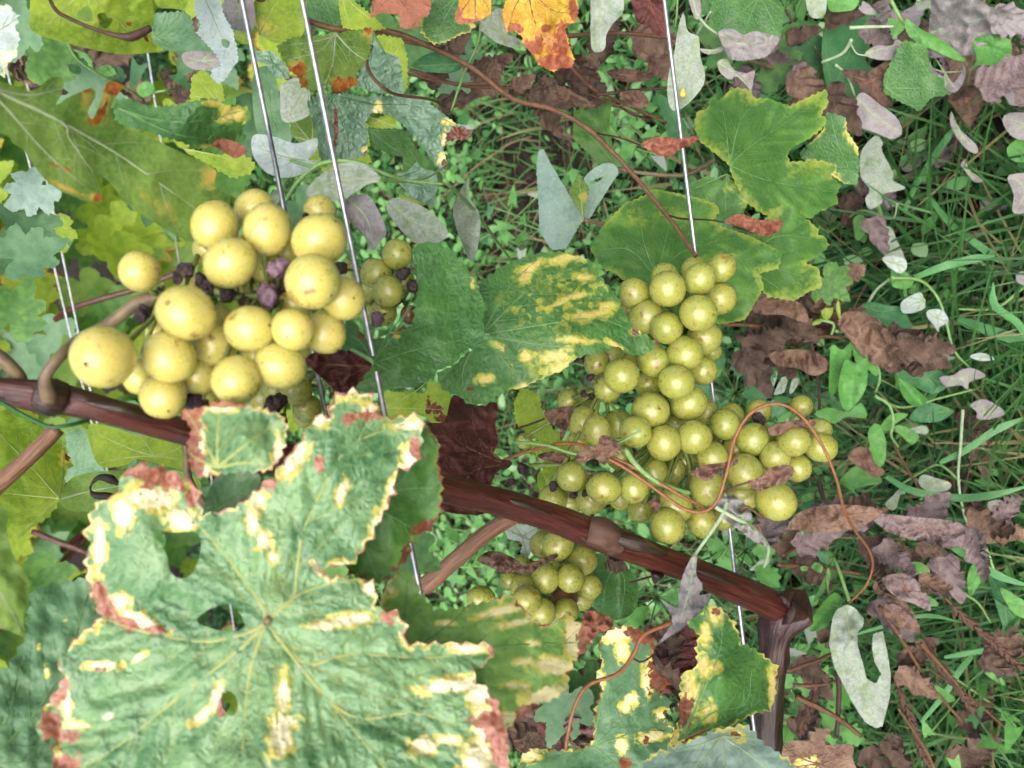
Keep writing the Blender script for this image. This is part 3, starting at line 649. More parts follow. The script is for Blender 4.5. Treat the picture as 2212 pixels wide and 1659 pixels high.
tube('petiole', pxl('575,1345,.234 600,1300,.245 560,1200,.27 420,1060,.29 400,950,.285'), .0012, .0012, M['stem_p'], vine, 20, 8)
leaf('916,913 950,963 943,996 956,1040 950,1073 953,1106 943,1120 930,1143 893,1153 883,1200 850,1236 816,1263 753,1240 720,1100 780,950', [(900, 1000, .268), (760, 1100, .262), (850, 1220, .264), (940, 1100, .274)], 'lit', vine, c=(760, 1080), tooth=24, gs=9, sec=5, pucker=.0006, edge_b=.5, edge_y=.8,
     label='smooth green leaf showing behind the blotched leaf', brn=[(915, 1140, 30, 16), (870, 1220, 16, 40, 30)])
leaf('830,1266 846,1250 876,1230 900,1256 913,1292 940,1320 986,1316 1053,1300 1106,1285 1150,1340 1186,1352 1233,1320 1236,1340 1266,1352 1272,1392 1240,1432 1222,1460 1230,1476 1203,1506 1156,1522 1120,1550 1106,1572 1020,1600 900,1420 820,1330',
     [(850, 1270, .266), (1000, 1400, .258), (1250, 1360, .288), (1120, 1540, .262), (1100, 1310, .272)], 'blotch', vine, c=(860, 1420), tooth=24, gs=8, sec=6, pucker=.0008, edge_y=1.6, edge_b=.45, wave=.002,
     label='green leaf with tan dried tips behind the large blotched leaf', yel=[(1080, 1320, 70, 12, -12), (1120, 1345, 60, 10, -12), (1240, 1380, 26, 60), (1195, 1440, 50, 26), (1180, 1500, 60, 26, -20), (1130, 1430, 34, 10), (1120, 1480, 40, 10), (1150, 1390, 20, 8), (960, 1345, 30, 8), (1100, 1550, 30, 20), (845, 1275, 14, 14)], brn=[(1262, 1380, 16, 50), (1130, 1540, 16, 16)])
leaf('1293,1383 1320,1360 1352,1350 1382,1363 1420,1383 1406,1420 1416,1452 1450,1476 1420,1496 1452,1516 1430,1552 1460,1580 1440,1626 1386,1659 1340,1700 1200,1720 1116,1669 1120,1640 1150,1616 1186,1620 1246,1620 1280,1610 1286,1566 1286,1536 1300,1486 1286,1460 1303,1432 1293,1406',
     [(1350, 1360, .345), (1284, 1612, .345), (1440, 1500, .355), (1150, 1650, .33), (1400, 1640, .34)], 'blue', vine, c=(1284, 1612), tips='1300,1520 1330,1400|1340,1560 1440,1480|1380,1580 1450,1580|1340,1660 1380,1700|1220,1630 1140,1650', tooth=18, gs=7, sec=6, pucker=.0008, edge_y=1.2, edge_b=.4,
     label='dull green leaf with tan spots and brown corner, right of bottom centre', yel=[(1330, 1372, 40, 22), (1345, 1405, 16, 26), (1365, 1510, 24, 16), (1350, 1530, 18, 18), (1398, 1470, 14, 50), (1410, 1590, 40, 14, -12), (1345, 1610, 20, 22), (1296, 1470, 12, 30), (1140, 1630, 34, 20), (1430, 1545, 20, 14)], brn=[(1390, 1375, 40, 16, 20), (1420, 1465, 22, 40), (1440, 1480, 30, 14), (1395, 1600, 10, 8), (1350, 1650, 16, 12)])
leaf('1482,1346 1506,1333 1536,1306 1562,1320 1586,1346 1602,1392 1626,1400 1659,1426 1682,1440 1672,1472 1676,1496 1666,1532 1626,1542 1572,1570 1522,1582 1482,1602 1456,1616 1452,1590 1466,1566 1470,1506 1472,1456 1506,1440 1506,1392 1512,1372',
     [(1540, 1310, .33), (1470, 1600, .318), (1560, 1460, .318), (1670, 1470, .345), (1480, 1460, .33)], 'mid', vine, c=(1465, 1600), tips='1540,1540 1610,1520 1625,1440|1530,1470 1560,1380 1545,1320|1600,1540 1660,1500|1500,1540 1520,1470', tooth=20, gs=6, sec=5, pucker=.0009, wave=.0015, edge_y=.9,
     label='glossy upright leaf with yellow and red side beside the trunk', yel=[(1545, 1330, 24, 26), (1525, 1370, 14, 36), (1520, 1440, 16, 30), (1490, 1500, 22, 60), (1530, 1540, 16, 26), (1545, 1440, 16, 14), (1470, 1595, 22, 26), (1668, 1480, 10, 60)], brn=[(1482, 1545, 14, 40, 12), (1545, 1322, 12, 9), (1500, 1590, 24, 8, -30), (1478, 1520, 12, 20)])
leaf('1385,1655 1410,1630 1480,1605 1560,1575 1610,1565 1640,1600 1680,1625 1720,1659 1740,1740 1560,1800 1400,1760', [(1400, 1650, .295), (1600, 1580, .315), (1700, 1680, .31), (1550, 1750, .29)], 'pale', vine, c=(1560, 1590), tooth=22, gs=8, sec=6, pucker=.0008, edge_y=.7,
     label='pale green leaf underside at the bottom edge', yel=[(1595, 1590, 20, 12, 30)], brn=[(1588, 1588, 12, 7, 30)])
leaf('-60,1470 20,1440 60,1372 70,1275 140,1256 200,1250 260,1300 300,1400 260,1560 200,1740 -60,1760', [(0, 1500, .262), (200, 1260, .285), (100, 1700, .255)], 'blue', vine, c=(-40, 1650), tips='60,1560 140,1440 190,1280|80,1640 200,1560|20,1540 60,1420', tooth=30, gs=9, sec=6, pucker=.0008,
     label='broad dark green leaf in the bottom left corner', yel=[(100, 1450, 8, 14), (85, 1400, 6, 8), (140, 1340, 6, 6)])
leaf('-60,1080 0,1090 15,1150 30,1200 55,1240 65,1270 58,1310 50,1340 55,1383 20,1362 -60,1330', .225, 'under', vine, c=(-60, 1200), tooth=0, gs=8, sec=3, wave=.002, bow=.006)
leaf('-60,890 0,888 60,906 127,946 157,1003 140,1020 137,1053 127,1080 112,1112 70,1140 30,1178 13,1140 -60,1130', [(130, 1075, .345), (0, 900, .36), (0, 1150, .33), (150, 1000, .37)], 'lime', vine, c=(128, 1076), tips='60,1000 -20,920|60,1070 -40,1060|80,1120 30,1170|135,1030 140,960', tooth=20, gs=9, sec=4, pucker=.0005, wave=.002,
     label='sunlit lime leaf below the cane at the left edge', yel=[(140, 985, 14, 24)], brn=[(148, 985, 9, 9)])
leaf('190,920 233,920 300,940 400,956 430,990 420,1020 300,992 277,1003 223,1010 200,980', [(200, 950, .40), (333, 985, .385), (420, 1000, .38)], 'lime', vine, c=(333, 985), tooth=0, gs=8, sec=3, wave=.002)
leaf('137,1056 160,1030 207,1020 267,1016 400,1020 430,1060 300,1085 267,1085 213,1103 150,1103 128,1080', [(140, 1080, .36), (280, 1050, .355), (420, 1040, .35)], 'under', vine, c=(130, 1078), tips='200,1060 300,1045 420,1040', tooth=0, gs=8, sec=3, wave=.002)
tube('curled_tendril', pxl('262,1050,.350 240,1036,.348 215,1032,.348 198,1046,.348 196,1060,.348 206,1070,.348 230,1072,.349 262,1070,.350'), 0, mat=M['shrivt'], parent=vine, n=40, sides=10, lump=.3, rads=[.0003, .0019, .0012, .0004, .0004, .0014, .0015, .0003])
leaf('140,930 195,930 200,975 222,1010 230,1022 205,1020 160,1030 137,1045 150,1000', .47, 'blue', vine, c=(190, 940), tooth=18, gs=9, sec=3)
leaf('440,1100 455,1050 480,1022 553,1020 560,1050 530,1085 480,1105', .255, 'blue', vine, c=(470, 1100), gs=8, sec=3)
leaf('-60,160 0,177 67,197 110,167 137,170 133,200 122,226 143,213 177,197 200,190 207,207 190,240 200,258 217,220 233,177 267,187 247,213 240,247 260,273 300,287 333,300 393,330 433,347 467,370 463,400 493,423 487,443 433,467 423,520 383,510 333,480 293,457 260,423 230,387 200,370 213,400 220,433 200,437 167,427 127,410 87,377 57,333 27,307 0,287 -60,262',
     [(0, 230, .235), (130, 262, .244), (330, 385, .262), (480, 430, .278), (150, 400, .248), (250, 220, .262), (400, 500, .272)], 'under', vine, c=(-30, 186), tips='130,262 250,330 330,385 450,470|130,262 150,300 200,370|20,240 100,330 180,400|60,205 140,190', tooth=0, gs=8, sec=3, wave=.0022, wl=110, pucker=.0004, vw=.5,
     label='large olive leaf seen from below, upper left', yel=[(185, 205, 12, 30), (225, 215, 18, 40, 20), (210, 255, 20, 12), (205, 425, 16, 10), (140, 405, 60, 6, 22), (470, 380, 40, 30), (350, 440, 60, 20, 40, .6)], brn=[(245, 190, 20, 16), (190, 195, 12, 8), (200, 262, 10, 5), (212, 428, 9, 9), (130, 360, 26, 5, 20), (200, 245, 8, 18), (222, 240, 5, 30, 20)])
leaf('243,217 277,213 317,230 367,230 417,220 467,213 483,227 533,230 543,250 520,280 533,300 507,310 460,317 427,320 383,303 333,287 283,277 250,260', [(250, 240, .295), (400, 270, .285), (530, 250, .30), (500, 310, .305)], 'mid', vine, c=(255, 235), tips='330,258 420,262 520,240|380,290 500,305', tooth=16, gs=7, sec=5, pucker=.0007, wave=.002, wl=50,
     label='dark green folded leaf with a rust spot', yel=[(505, 248, 36, 18), (450, 318, 24, 7), (470, 222, 30, 8)], brn=[(488, 318, 26, 16, 25)])
leaf('460,312 480,300 512,308 535,325 510,342 490,332', .29, 'rust', vine, gs=6, sec=2, wave=.003, wl=30)
leaf('64,-40 63,40 80,73 133,90 200,107 267,117 333,113 353,107 330,93 327,67 331,20 325,-40', [(70, 0, .33), (200, 60, .325), (340, 100, .35), (200, -30, .32)], 'lime', vine, c=(190, -30), tips='195,20 200,90|240,30 300,90|140,20 100,60', tooth=0, gs=7, sec=4, pucker=.0006, wave=.0025,
     label='yellow-green leaf pierced by dark holes, top left', holes=[pts('165,32 190,12 202,42 182,46'), pts('210,32 226,27 232,38 243,40 238,54 228,62 216,52')], brn=[(277, 52, 9, 6), (315, 80, 10, 4, 60)])
tube('dry_tendril', pxl('100,-20,.319 120,20,.316 150,40,.315 200,62,.315 250,76,.315 285,78,.316 326,60,.318'), 0, mat=M['stem_d'], parent=vine, n=40, sides=8, lump=.4, rads=[.0006, .0008, .0007, .0006, .0009, .0016, .0011])
leaf('-40,0 20,10 30,30 42,33 30,60 42,75 35,110 38,120 10,140 12,165 -40,160', .30, 'mildw', vine, c=(-30, 80), tooth=14, gs=8, sec=3, edge_y=.8, yel=[(20, 120, 26, 16)])
leaf('320,30 400,25 412,40 425,80 400,105 360,110 330,90', .42, 'blue', vine, c=(335, 80), tooth=14, gs=8, sec=4)
leaf('335,-30 410,-30 405,10 370,18 335,5', .38, 'lime', vine, gs=8, sec=3)
leaf('423,-20 470,-20 483,33 503,67 510,100 515,130 500,150 487,170 473,183 457,167 457,150 480,143 467,117 443,90 423,70 437,60 420,23', [(430, 0, .40), (500, 90, .39), (470, 170, .41)], 'mildw', vine, c=(440, -10), tips='470,60 495,120', tooth=10, gs=6, sec=5, wave=.003, wl=50, holes=[pts('480,84 496,90 492,104 480,98')],
     label='ragged white-bloomed leaf with a hole, near the left wires')
leaf('475,20 500,-10 545,-10 552,40 540,68 500,62 480,50', .42, 'mildp', vine, gs=7, sec=3, wave=.003, wl=40)
leaf('415,165 440,150 460,170 480,185 485,215 470,225 440,210 410,222', .44, 'lime', vine, c=(470, 220), tooth=12, gs=8, sec=3)
leaf('505,70 530,65 545,90 520,95', .45, 'lime', vine, gs=8, sec=0)
leaf('395,320 430,330 480,335 520,330 552,355 540,375 500,385 470,365 430,345', .42, 'lime', vine, c=(400, 322), tooth=14, gs=8, sec=3)
leaf('553,0 650,-20 662,40 650,80 610,95 570,80 545,40', .43, 'lime', vine, c=(560, 75), tooth=0, gs=8, sec=4, yel=[(560, 60, 30, 26)])
leaf('735,-20 760,0 800,30 835,62 790,68 740,60 733,20', .44, 'lime', vine, c=(740, -10), tooth=10, gs=8, sec=4)
leaf('655,-20 740,-20 736,60 700,60 665,40', .47, 'mid', vine, gs=9, sec=3)
leaf('596,100 636,80 703,77 753,67 806,60 800,87 800,110 786,140 766,160 773,180 743,197 720,200 716,180 696,180 683,197 650,187 646,167 623,150 610,123', [(600, 110, .315), (700, 130, .325), (800, 70, .345), (700, 195, .32)], 'under', vine, c=(725, 72), tips='720,130 700,190|690,110 620,130|760,110 790,130|700,85 610,100', tooth=12, gs=7, sec=4, pucker=.0008, wave=.002,
     label='olive leaf with two brown burnt corners behind the thick wire', yel=[(640, 140, 16, 14), (735, 175, 26, 10), (800, 70, 20, 20)], brn=[(642, 158, 20, 20, 20), (745, 185, 34, 16, -10), (655, 180, 10, 10), (800, 65, 12, 9)])
leaf('800,80 830,76 870,85 880,130 880,190 865,200 850,150 810,120', .43, 'lime', vine, tooth=12, gs=8, sec=3)
leaf('806,66 815,95 830,112 862,125 870,170 872,203 850,206 800,196 770,185 775,165 790,130 792,95', [(810, 80, .37), (860, 190, .385), (780, 180, .38)], 'quilt', vine, c=(806, 70), tooth=8, gs=6, sec=6, pucker=.0014, wave=.002, label='upper lobe of a puckered blue-green leaf')
leaf('553,110 590,112 625,150 625,170 600,170 575,140 550,130', .37, 'quilt', vine, tooth=8, gs=6, sec=5, pucker=.0012)
leaf('662,222 690,205 740,203 790,210 850,206 900,205 950,240 985,268 1026,272 1012,300 965,305 957,320 968,360 956,373 930,342 905,300 862,262 840,245 800,244 790,262 795,300 790,335 760,345 722,345 700,362 688,330 684,280',
     [(680, 230, .375), (800, 220, .39), (950, 260, .40), (720, 340, .385), (960, 360, .405)], 'quilt', vine, c=(720, 205), tips='745,270 755,340|800,225 900,230 1000,280|850,240 900,290 955,365|700,260 700,350', tooth=10, gs=6, sec=7, pucker=.0016, wave=.002,
     label='puckered blue-green leaf with dark burnt tip', yel=[(965, 262, 20, 8), (960, 300, 10, 20), (815, 235, 12, 14), (795, 325, 14, 10), (955, 345, 10, 16)], brn=[(1000, 290, 34, 18), (975, 300, 14, 22), (962, 360, 10, 16), (795, 332, 9, 7), (725, 270, 5, 40)])
leaf('780,250 805,260 855,240 858,275 830,278 800,272', .395, 'lime', vine, tooth=10, gs=6, sec=2)
leaf('795,275 870,280 900,320 890,342 850,335 800,315', .43, 'lit', vine, c=(800, 280), tooth=8, gs=8, sec=4)
leaf('625,255 680,250 690,305 650,312 630,290', .42, 'under', vine, c=(675, 310), tooth=10, gs=8, sec=4)
leaf('610,180 660,170 670,240 640,262 610,260 605,215', .40, 'mild', vine, c=(660, 180), gs=7, sec=4)
leaf('553,150 590,150 608,230 628,280 620,330 560,300 545,200', .45, 'blue', vine, gs=9, sec=4)
leaf('880,320 920,340 955,380 945,400 900,395 870,370', .42, 'lit', vine, gs=8, sec=3)
leaf('893,553 890,535 920,522 950,527 975,540 1000,578 1026,603 1036,633 1050,663 1043,693 1046,720 1073,733 1093,750 1086,766 1060,750 1003,753 983,783 943,800 933,816 896,836 853,836 803,850 766,840 803,793 813,780 766,756 730,753 740,700 766,693 786,730 826,733 866,710 886,713 900,663 900,603 903,580',
     [(808, 783, .315), (930, 540, .345), (1040, 720, .335), (780, 840, .32), (740, 730, .325), (920, 800, .325)], 'mid', vine, c=(808, 783), tips='870,690 920,560|900,755 1040,725|860,810 900,820|780,740 750,720|840,720 900,650', tooth=22, tamp=.35, gs=7, sec=5, pucker=.0007, wave=.002,
     label='dark green leaf with burnt purple notch, between the two main bunches', yel=[(1022, 610, 6, 12), (1080, 750, 20, 8, 30), (855, 725, 9, 7)], brn=[(815, 708, 44, 20, -8), (860, 705, 14, 14), (786, 725, 14, 14), (1040, 632, 14, 3), (1045, 655, 8, 4)])
leaf('1035,612 1080,580 1120,560 1170,545 1220,545 1260,558 1289,573 1290,592 1319,626 1336,643 1346,676 1369,710 1392,726 1426,743 1406,756 1386,766 1359,766 1332,746 1306,760 1266,766 1232,780 1222,796 1172,816 1122,840 1090,842 1053,873 1013,873 990,853 953,840 943,806 980,790 1030,745 1042,700',
     [(1041, 723, .345), (1250, 560, .372), (1420, 745, .358), (1230, 720, .345), (960, 830, .352), (1050, 860, .362), (1120, 570, .365)], 'mid', vine, c=(1041, 723), tips='1150,620 1260,570|1180,700 1300,690 1410,740|1090,780 1130,830|1100,620 1170,552|1000,800 1010,860|1170,745 1270,755', tooth=20, tamp=.35, gs=6, sec=6, pucker=.0007, wave=.0015,
     label='green leaf mottled with yellow, pointing at the right-hand grape bunch', yel=[(1220, 640, 150, 90, 0, .40), (1180, 790, 90, 40, 0, .40), (1150, 575, 40, 10, -25), (1215, 560, 50, 12, -10), (1245, 640, 44, 8, -12), (1135, 600, 14, 24, 40), (1270, 680, 60, 10, -8), (1210, 655, 36, 6, -20), (1245, 735, 50, 7, 4), (1200, 770, 44, 16, -10), (1135, 770, 16, 14), (1210, 795, 40, 12, -18), (1260, 600, 26, 10), (1330, 745, 26, 7, 30), (1050, 820, 24, 12), (1150, 830, 50, 8, -12), (1375, 715, 14, 9), (1310, 660, 24, 8)], brn=[(1373, 718, 10, 8, 30), (1420, 742, 8, 6), (1015, 840, 14, 5)])
tube('petiole', pxl('808,783,.312 780,765,.315 740,745,.33'), .0008, .0008, M['stem_g'], vine, 10, 8)
leaf('1275,540 1300,490 1350,440 1400,420 1410,408 1450,415 1500,425 1545,440 1555,455 1540,475 1560,490 1620,510 1690,545 1680,580 1640,590 1650,620 1610,690 1560,700 1440,690 1330,590 1300,580 1290,560', [(1300, 520, .455), (1450, 420, .475), (1680, 550, .475), (1450, 600, .45), (1600, 680, .47)], 'lit', vine, c=(1420, 600), tips='1360,540 1290,540|1390,520 1380,430|1440,510 1460,420|1480,540 1600,510|1500,580 1670,560|1500,640 1600,680', tooth=13, tamp=.34, gs=7, sec=5, pucker=.0007, wave=.002, edge_y=4,
     label='broad light green leaf behind the top of the right-hand bunch', yel=[(1450, 470, 40, 20, 0, .6), (1560, 560, 40, 14, 0, .6), (1370, 470, 30, 20, 0, .6)])
leaf('1490,395 1530,380 1560,390 1610,390 1625,420 1605,460 1565,478 1540,440 1500,432 1478,412', [(1500, 400, .485), (1600, 440, .475)], 'lit', vine, c=(1570, 376), tooth=12, tamp=.3, gs=6, sec=4, pucker=.0007, yel=[(1580, 405, 18, 12, 0, .8), (1610, 430, 14, 22, 0, .8)])
leaf('1500,267 1506,240 1526,237 1540,213 1556,217 1580,190 1620,193 1630,213 1659,213 1706,230 1740,213 1786,193 1788,227 1772,247 1786,257 1779,273 1752,297 1712,317 1700,333 1706,350 1779,347 1806,363 1792,380 1816,400 1806,423 1812,437 1766,460 1752,473 1736,467 1726,450 1692,437 1659,467 1615,440 1590,400 1573,353 1540,327 1506,300',
     [(1576, 357, .47), (1520, 250, .485), (1780, 210, .50), (1810, 420, .495), (1650, 460, .48)], 'lit', vine, c=(1576, 357), tips='1570,290 1560,225|1630,310 1780,210|1600,260 1640,215|1660,390 1800,415|1610,410 1650,455', tooth=15, tamp=.36, gs=6, sec=6, pucker=.0007, wave=.0018, edge_y=5,
     label='large fresh green leaf right of the single wire')
leaf('1659,467 1692,437 1739,453 1736,467 1769,497 1765,506 1782,510 1786,523 1792,530 1769,553 1740,568 1769,581 1772,600 1776,620 1746,630 1716,650 1659,640 1620,600 1600,540 1630,500', [(1640, 500, .485), (1780, 520, .50), (1720, 640, .505)], 'lit', vine, c=(1610, 560), tips='1680,510 1780,520|1680,580 1770,610|1650,600 1715,645|1640,510 1690,445', tooth=13, tamp=.36, gs=6, sec=5, pucker=.0007, edge_y=5)
leaf('1786,243 1826,253 1829,283 1852,317 1856,350 1852,400 1826,397 1796,377 1760,352 1732,343 1746,317 1779,280', .53, 'mid', vine, c=(1795, 250), tips='1810,310 1845,390', tooth=12, tamp=.3, gs=7, sec=5, pucker=.0006, edge_y=4)
leaf('1952,87 2002,97 2006,133 2012,160 2039,170 2042,197 2059,203 2012,210 1986,240 1946,220 1909,200 1909,167 1926,133', .55, 'mid', vine, c=(1915, 190), tooth=12, tamp=.4, gs=7, sec=5, pucker=.001, label='bright green toothed leaf near the top right corner')
leaf('1795,30 1890,20 1885,80 1870,130 1905,170 1850,215 1800,222 1775,120', .60, 'bindd', vine, c=(1800, 200), gs=9, sec=4, wave=.003)
leaf('1526,-20 1659,-20 1695,20 1685,85 1600,95 1530,70', .52, 'mid', vine, c=(1640, -10), tooth=14, gs=8, sec=4)
leaf('1163,327 1173,320 1193,360 1213,393 1229,420 1263,473 1249,490 1223,537 1193,540 1183,527 1166,500 1163,433 1159,367', [(1170, 330, .545), (1260, 475, .515), (1190, 530, .53)], 'pale', vine, c=(1262, 475), tips='1210,470 1170,480|1200,400 1170,335|1225,500 1200,535', tooth=9, tamp=.3, gs=6, sec=5, pucker=.001, label='pale grey-green leaf underside above the grass')
leaf('1262,385 1289,360 1319,352 1336,370 1319,400 1293,440 1273,473 1262,470 1258,430', .525, 'pale', vine, c=(1266, 472), tips='1295,410 1325,365', gs=6, sec=4, holes=[pts('1270,395 1300,382 1302,386 1280,398')])
leaf('1229,416 1249,373 1273,407 1266,437 1259,467', .51, 'under', vine, c=(1259, 466), tips='1250,380', tooth=8, gs=5, sec=3, yel=[(1262, 425, 10, 14)])
leaf('1239,243 1259,230 1266,203 1293,210 1323,213 1319,240 1316,267 1319,293 1326,333 1333,363 1299,357 1273,333 1239,300', .545, 'lit', vine, c=(1335, 365), tips='1300,320 1250,270|1310,300 1290,220', tooth=10, tamp=.3, gs=7, sec=4, wave=.003)
leaf('1419,207 1445,215 1483,273 1486,293 1446,297 1432,250', .56, 'bindd', vine, c=(1484, 290), gs=7, sec=3)
leaf('1109,873 1126,836 1166,853 1169,886 1184,890 1186,913 1203,940 1203,956 1149,946 1116,916', .43, 'lime', vine, c=(1170, 1000), tips='1160,900 1140,850|1190,960 1180,900|1140,940 1116,890', tooth=10, gs=6, sec=3)
leaf('1162,1022 1190,1015 1208,1040 1185,1068 1165,1062', .43, 'lime', vine, gs=6, sec=3)
leaf('830,845 920,850 925,825 960,830 970,850 978,880 970,915 930,912 915,895 830,905', .42, 'lime', vine, c=(830, 880), tooth=8, gs=6, sec=4, brn=[(945, 885, 10, 14), (950, 905, 14, 10), (925, 880, 6, 20)], label='small eaten lime leaf above the wine-red leaf')
leaf('1275,1215 1300,1195 1340,1215 1375,1250 1378,1300 1360,1330 1320,1340 1295,1325 1278,1300', .44, 'mid', vine, c=(1332, 1212), tips='1310,1260 1300,1320|1350,1260 1340,1335', tooth=0, gs=7, sec=4, wave=.003, fold=(1335, 1210, 1340, 1340, -.012))
leaf('980,853 1030,876 1073,870 1070,920 1076,953 1066,986 1104,996 1100,1010 1073,1020 1056,1066 1053,1106 1010,1112 953,1100 950,1053 956,1030 936,986 950,960 923,916 960,910', [(1000, 870, .40), (1000, 980, .375), (1080, 1000, .385), (1000, 1100, .365)], 'wine', vine, name='dried_leaf', label='crumpled wine-red dead leaf on the cane at centre', c=(1090, 1003), tips='1000,960 960,920|1020,1020 980,1090|1030,940 1020,880', gs=6, sec=4, wave=.006, wl=60, ridge=True)
leaf('655,775 700,758 770,758 805,792 785,830 740,862 712,832 680,802', .335, 'wine', vine, name='dried_leaf', label='dark wine-brown dead leaf under the yellow bunch', c=(800, 790), gs=6, sec=4, wave=.006, wl=45, ridge=True)
leaf('793,-20 800,40 820,27 863,30 863,57 876,63 906,57 906,37 923,37 933,10 930,-20', .42, 'rust', vine, c=(850, -20), tooth=10, gs=6, sec=4, wave=.003, wl=30, pucker=.0012, label='salmon-rust leaf at the top edge')
leaf('910,40 930,10 960,-20 1000,0 985,45 1030,55 1010,70 980,80 960,92 935,95 910,70', .44, 'mid', vine, c=(990, -10), tooth=12, gs=7, sec=4, pucker=.001, edge_y=1.5)
leaf('990,15 1000,-20 1070,-20 1060,30 1035,45 1000,52 982,45', .415, 'autumn', vine, c=(1030, -20), tooth=8, gs=6, sec=4, pucker=.001, brn=[(1010, 48, 34, 9), (990, 30, 9, 20)], label='small yellow-orange leaf at the top edge')
leaf('1088,-30 1086,30 1095,70 1110,65 1130,80 1128,95 1145,110 1165,140 1195,155 1215,145 1235,148 1240,125 1230,100 1220,60 1245,45 1250,20 1248,-30', [(1100, 0, .415), (1170, 60, .405), (1215, 140, .425), (1240, 20, .42)], 'autumn', vine, c=(1140, -30), tips='1150,30 1170,80 1215,140|1190,20 1240,30|1110,20 1100,60', tooth=9, gs=5, sec=5, pucker=.0014, wave=.003, wl=40,
     label='orange and yellow autumn leaf hanging at the top centre', yel=[(1190, 90, 40, 20, 40)], brn=[(1150, 100, 24, 18), (1200, 135, 40, 24), (1215, 90, 16, 40), (1110, 60, 16, 12), (1180, 60, 12, 8), (1240, 30, 12, 26)])
leaf('1346,-20 1370,30 1380,50 1400,55 1415,75 1445,66 1436,-20', .43, 'wine', vine, gs=6, sec=3, wave=.004, wl=30, ridge=True)
leaf('1385,312 1410,298 1440,296 1465,300 1508,293 1500,310 1470,322 1455,335 1430,338 1412,330', .398, 'rust', vine, name='dried_leaf', c=(1385, 314), tips='1440,315 1500,300', gs=5, sec=5, wave=.004, wl=24, ridge=True, label='rusty dry leaf pinned across the single wire')
leaf('1565,478 1600,462 1640,475 1690,475 1680,500 1650,510 1610,495', .45, 'rust', vine, name='dried_leaf', c=(1565, 480), gs=5, sec=4, wave=.004, wl=24, ridge=True)
leaf('1705,1600 1780,1610 1840,1608 1842,1640 1850,1690 1720,1700 1690,1640', .42, 'dead2', vine, name='dried_leaf', gs=7, sec=4, wave=.004, wl=60, yel=[(1745, 1648, 26, 14)], label='orange-brown dry leaf at the bottom edge right of the trunk')
# shoots and tendrils of the near vine
tube('shoot', pxl('520,-30,.42 566,0,.43 620,23,.44 713,60,.45 836,67,.46 920,97,.46 1020,147,.455 1106,213,.45 1190,235,.445 1265,275,.44 1320,325,.435 1375,385,.43 1420,440,.425 1465,497,.415 1503,553,.405'), .0016, .0010, M['stem_b'], vine, 90, 10, .08, .06)
tube('petiole', pxl('1333,365,.54 1400,375,.535 1480,378,.53 1545,345,.51'), .0013, .0013, M['stem_p'], vine, 18, 8)
tube('petiole', pxl('1262,475,.515 1310,485,.52 1370,500,.53'), .0013, .0013, M['stem_p'], vine, 12, 8)
tube('tendril', pxl('803,100,.365 792,125,.362 800,160,.36 830,190,.362 860,205,.375 930,215,.40 960,230,.42'), .0008, .0006, M['stem_b'], vine, 40, 8)
tube('tendril', pxl('1275,285,.44 1300,290,.45 1340,298,.455 1385,314,.44'), .0005, .0004, M['stem_d'], vine, 24, 6)
tube('tendril', pxl('1430,460,.42 1470,472,.43 1530,475,.445 1565,480,.45'), .0005, .0004, M['stem_d'], vine, 24, 6)

# ------------------------------------------------------------------ grapes
def sphere_mesh(name, seg=28, rings=18, lump=0.0, seed=0, wr=0.0):
    V = [(0, 0, 1)]; F = []
    for i in range(1, rings):
        th = math.pi*i/rings
        for k in range(seg):
            a = 2*math.pi*k/seg; v = Vector((math.sin(th)*math.cos(a), math.sin(th)*math.sin(a), math.cos(th)))
            f = 1+lump*noise.noise(v*1.3+Vector((seed*5, 0, 0)))
            if wr: f += wr*(1-2*abs(noise.noise(v*2.6+Vector((seed*7, 3, 0)))))-wr*.6
            V.append(v*f)
    V.append((0, 0, -1)); n = len(V)-1
    for k in range(seg): F.append((0, 1+k, 1+(k+1) % seg)); F.append((n, n-seg+(k+1) % seg, n-seg+k))
    for i in range(rings-2):
        for k in range(seg):
            a = 1+i*seg; F.append((a+k, a+seg+k, a+seg+(k+1) % seg, a+(k+1) % seg))
    return mesh(name, V, F)
GM = [sphere_mesh('grape', 32, 20, .035, k) for k in range(4)]
SM = [sphere_mesh('shrivelled_grape', 32, 22, .55, k, .22) for k in range(4)]
for m_ in GM+SM: m_.materials.append(None)
SCAR = sphere_mesh('stylar_scar', 8, 5); SCAR.materials.append(M['stem_d'])
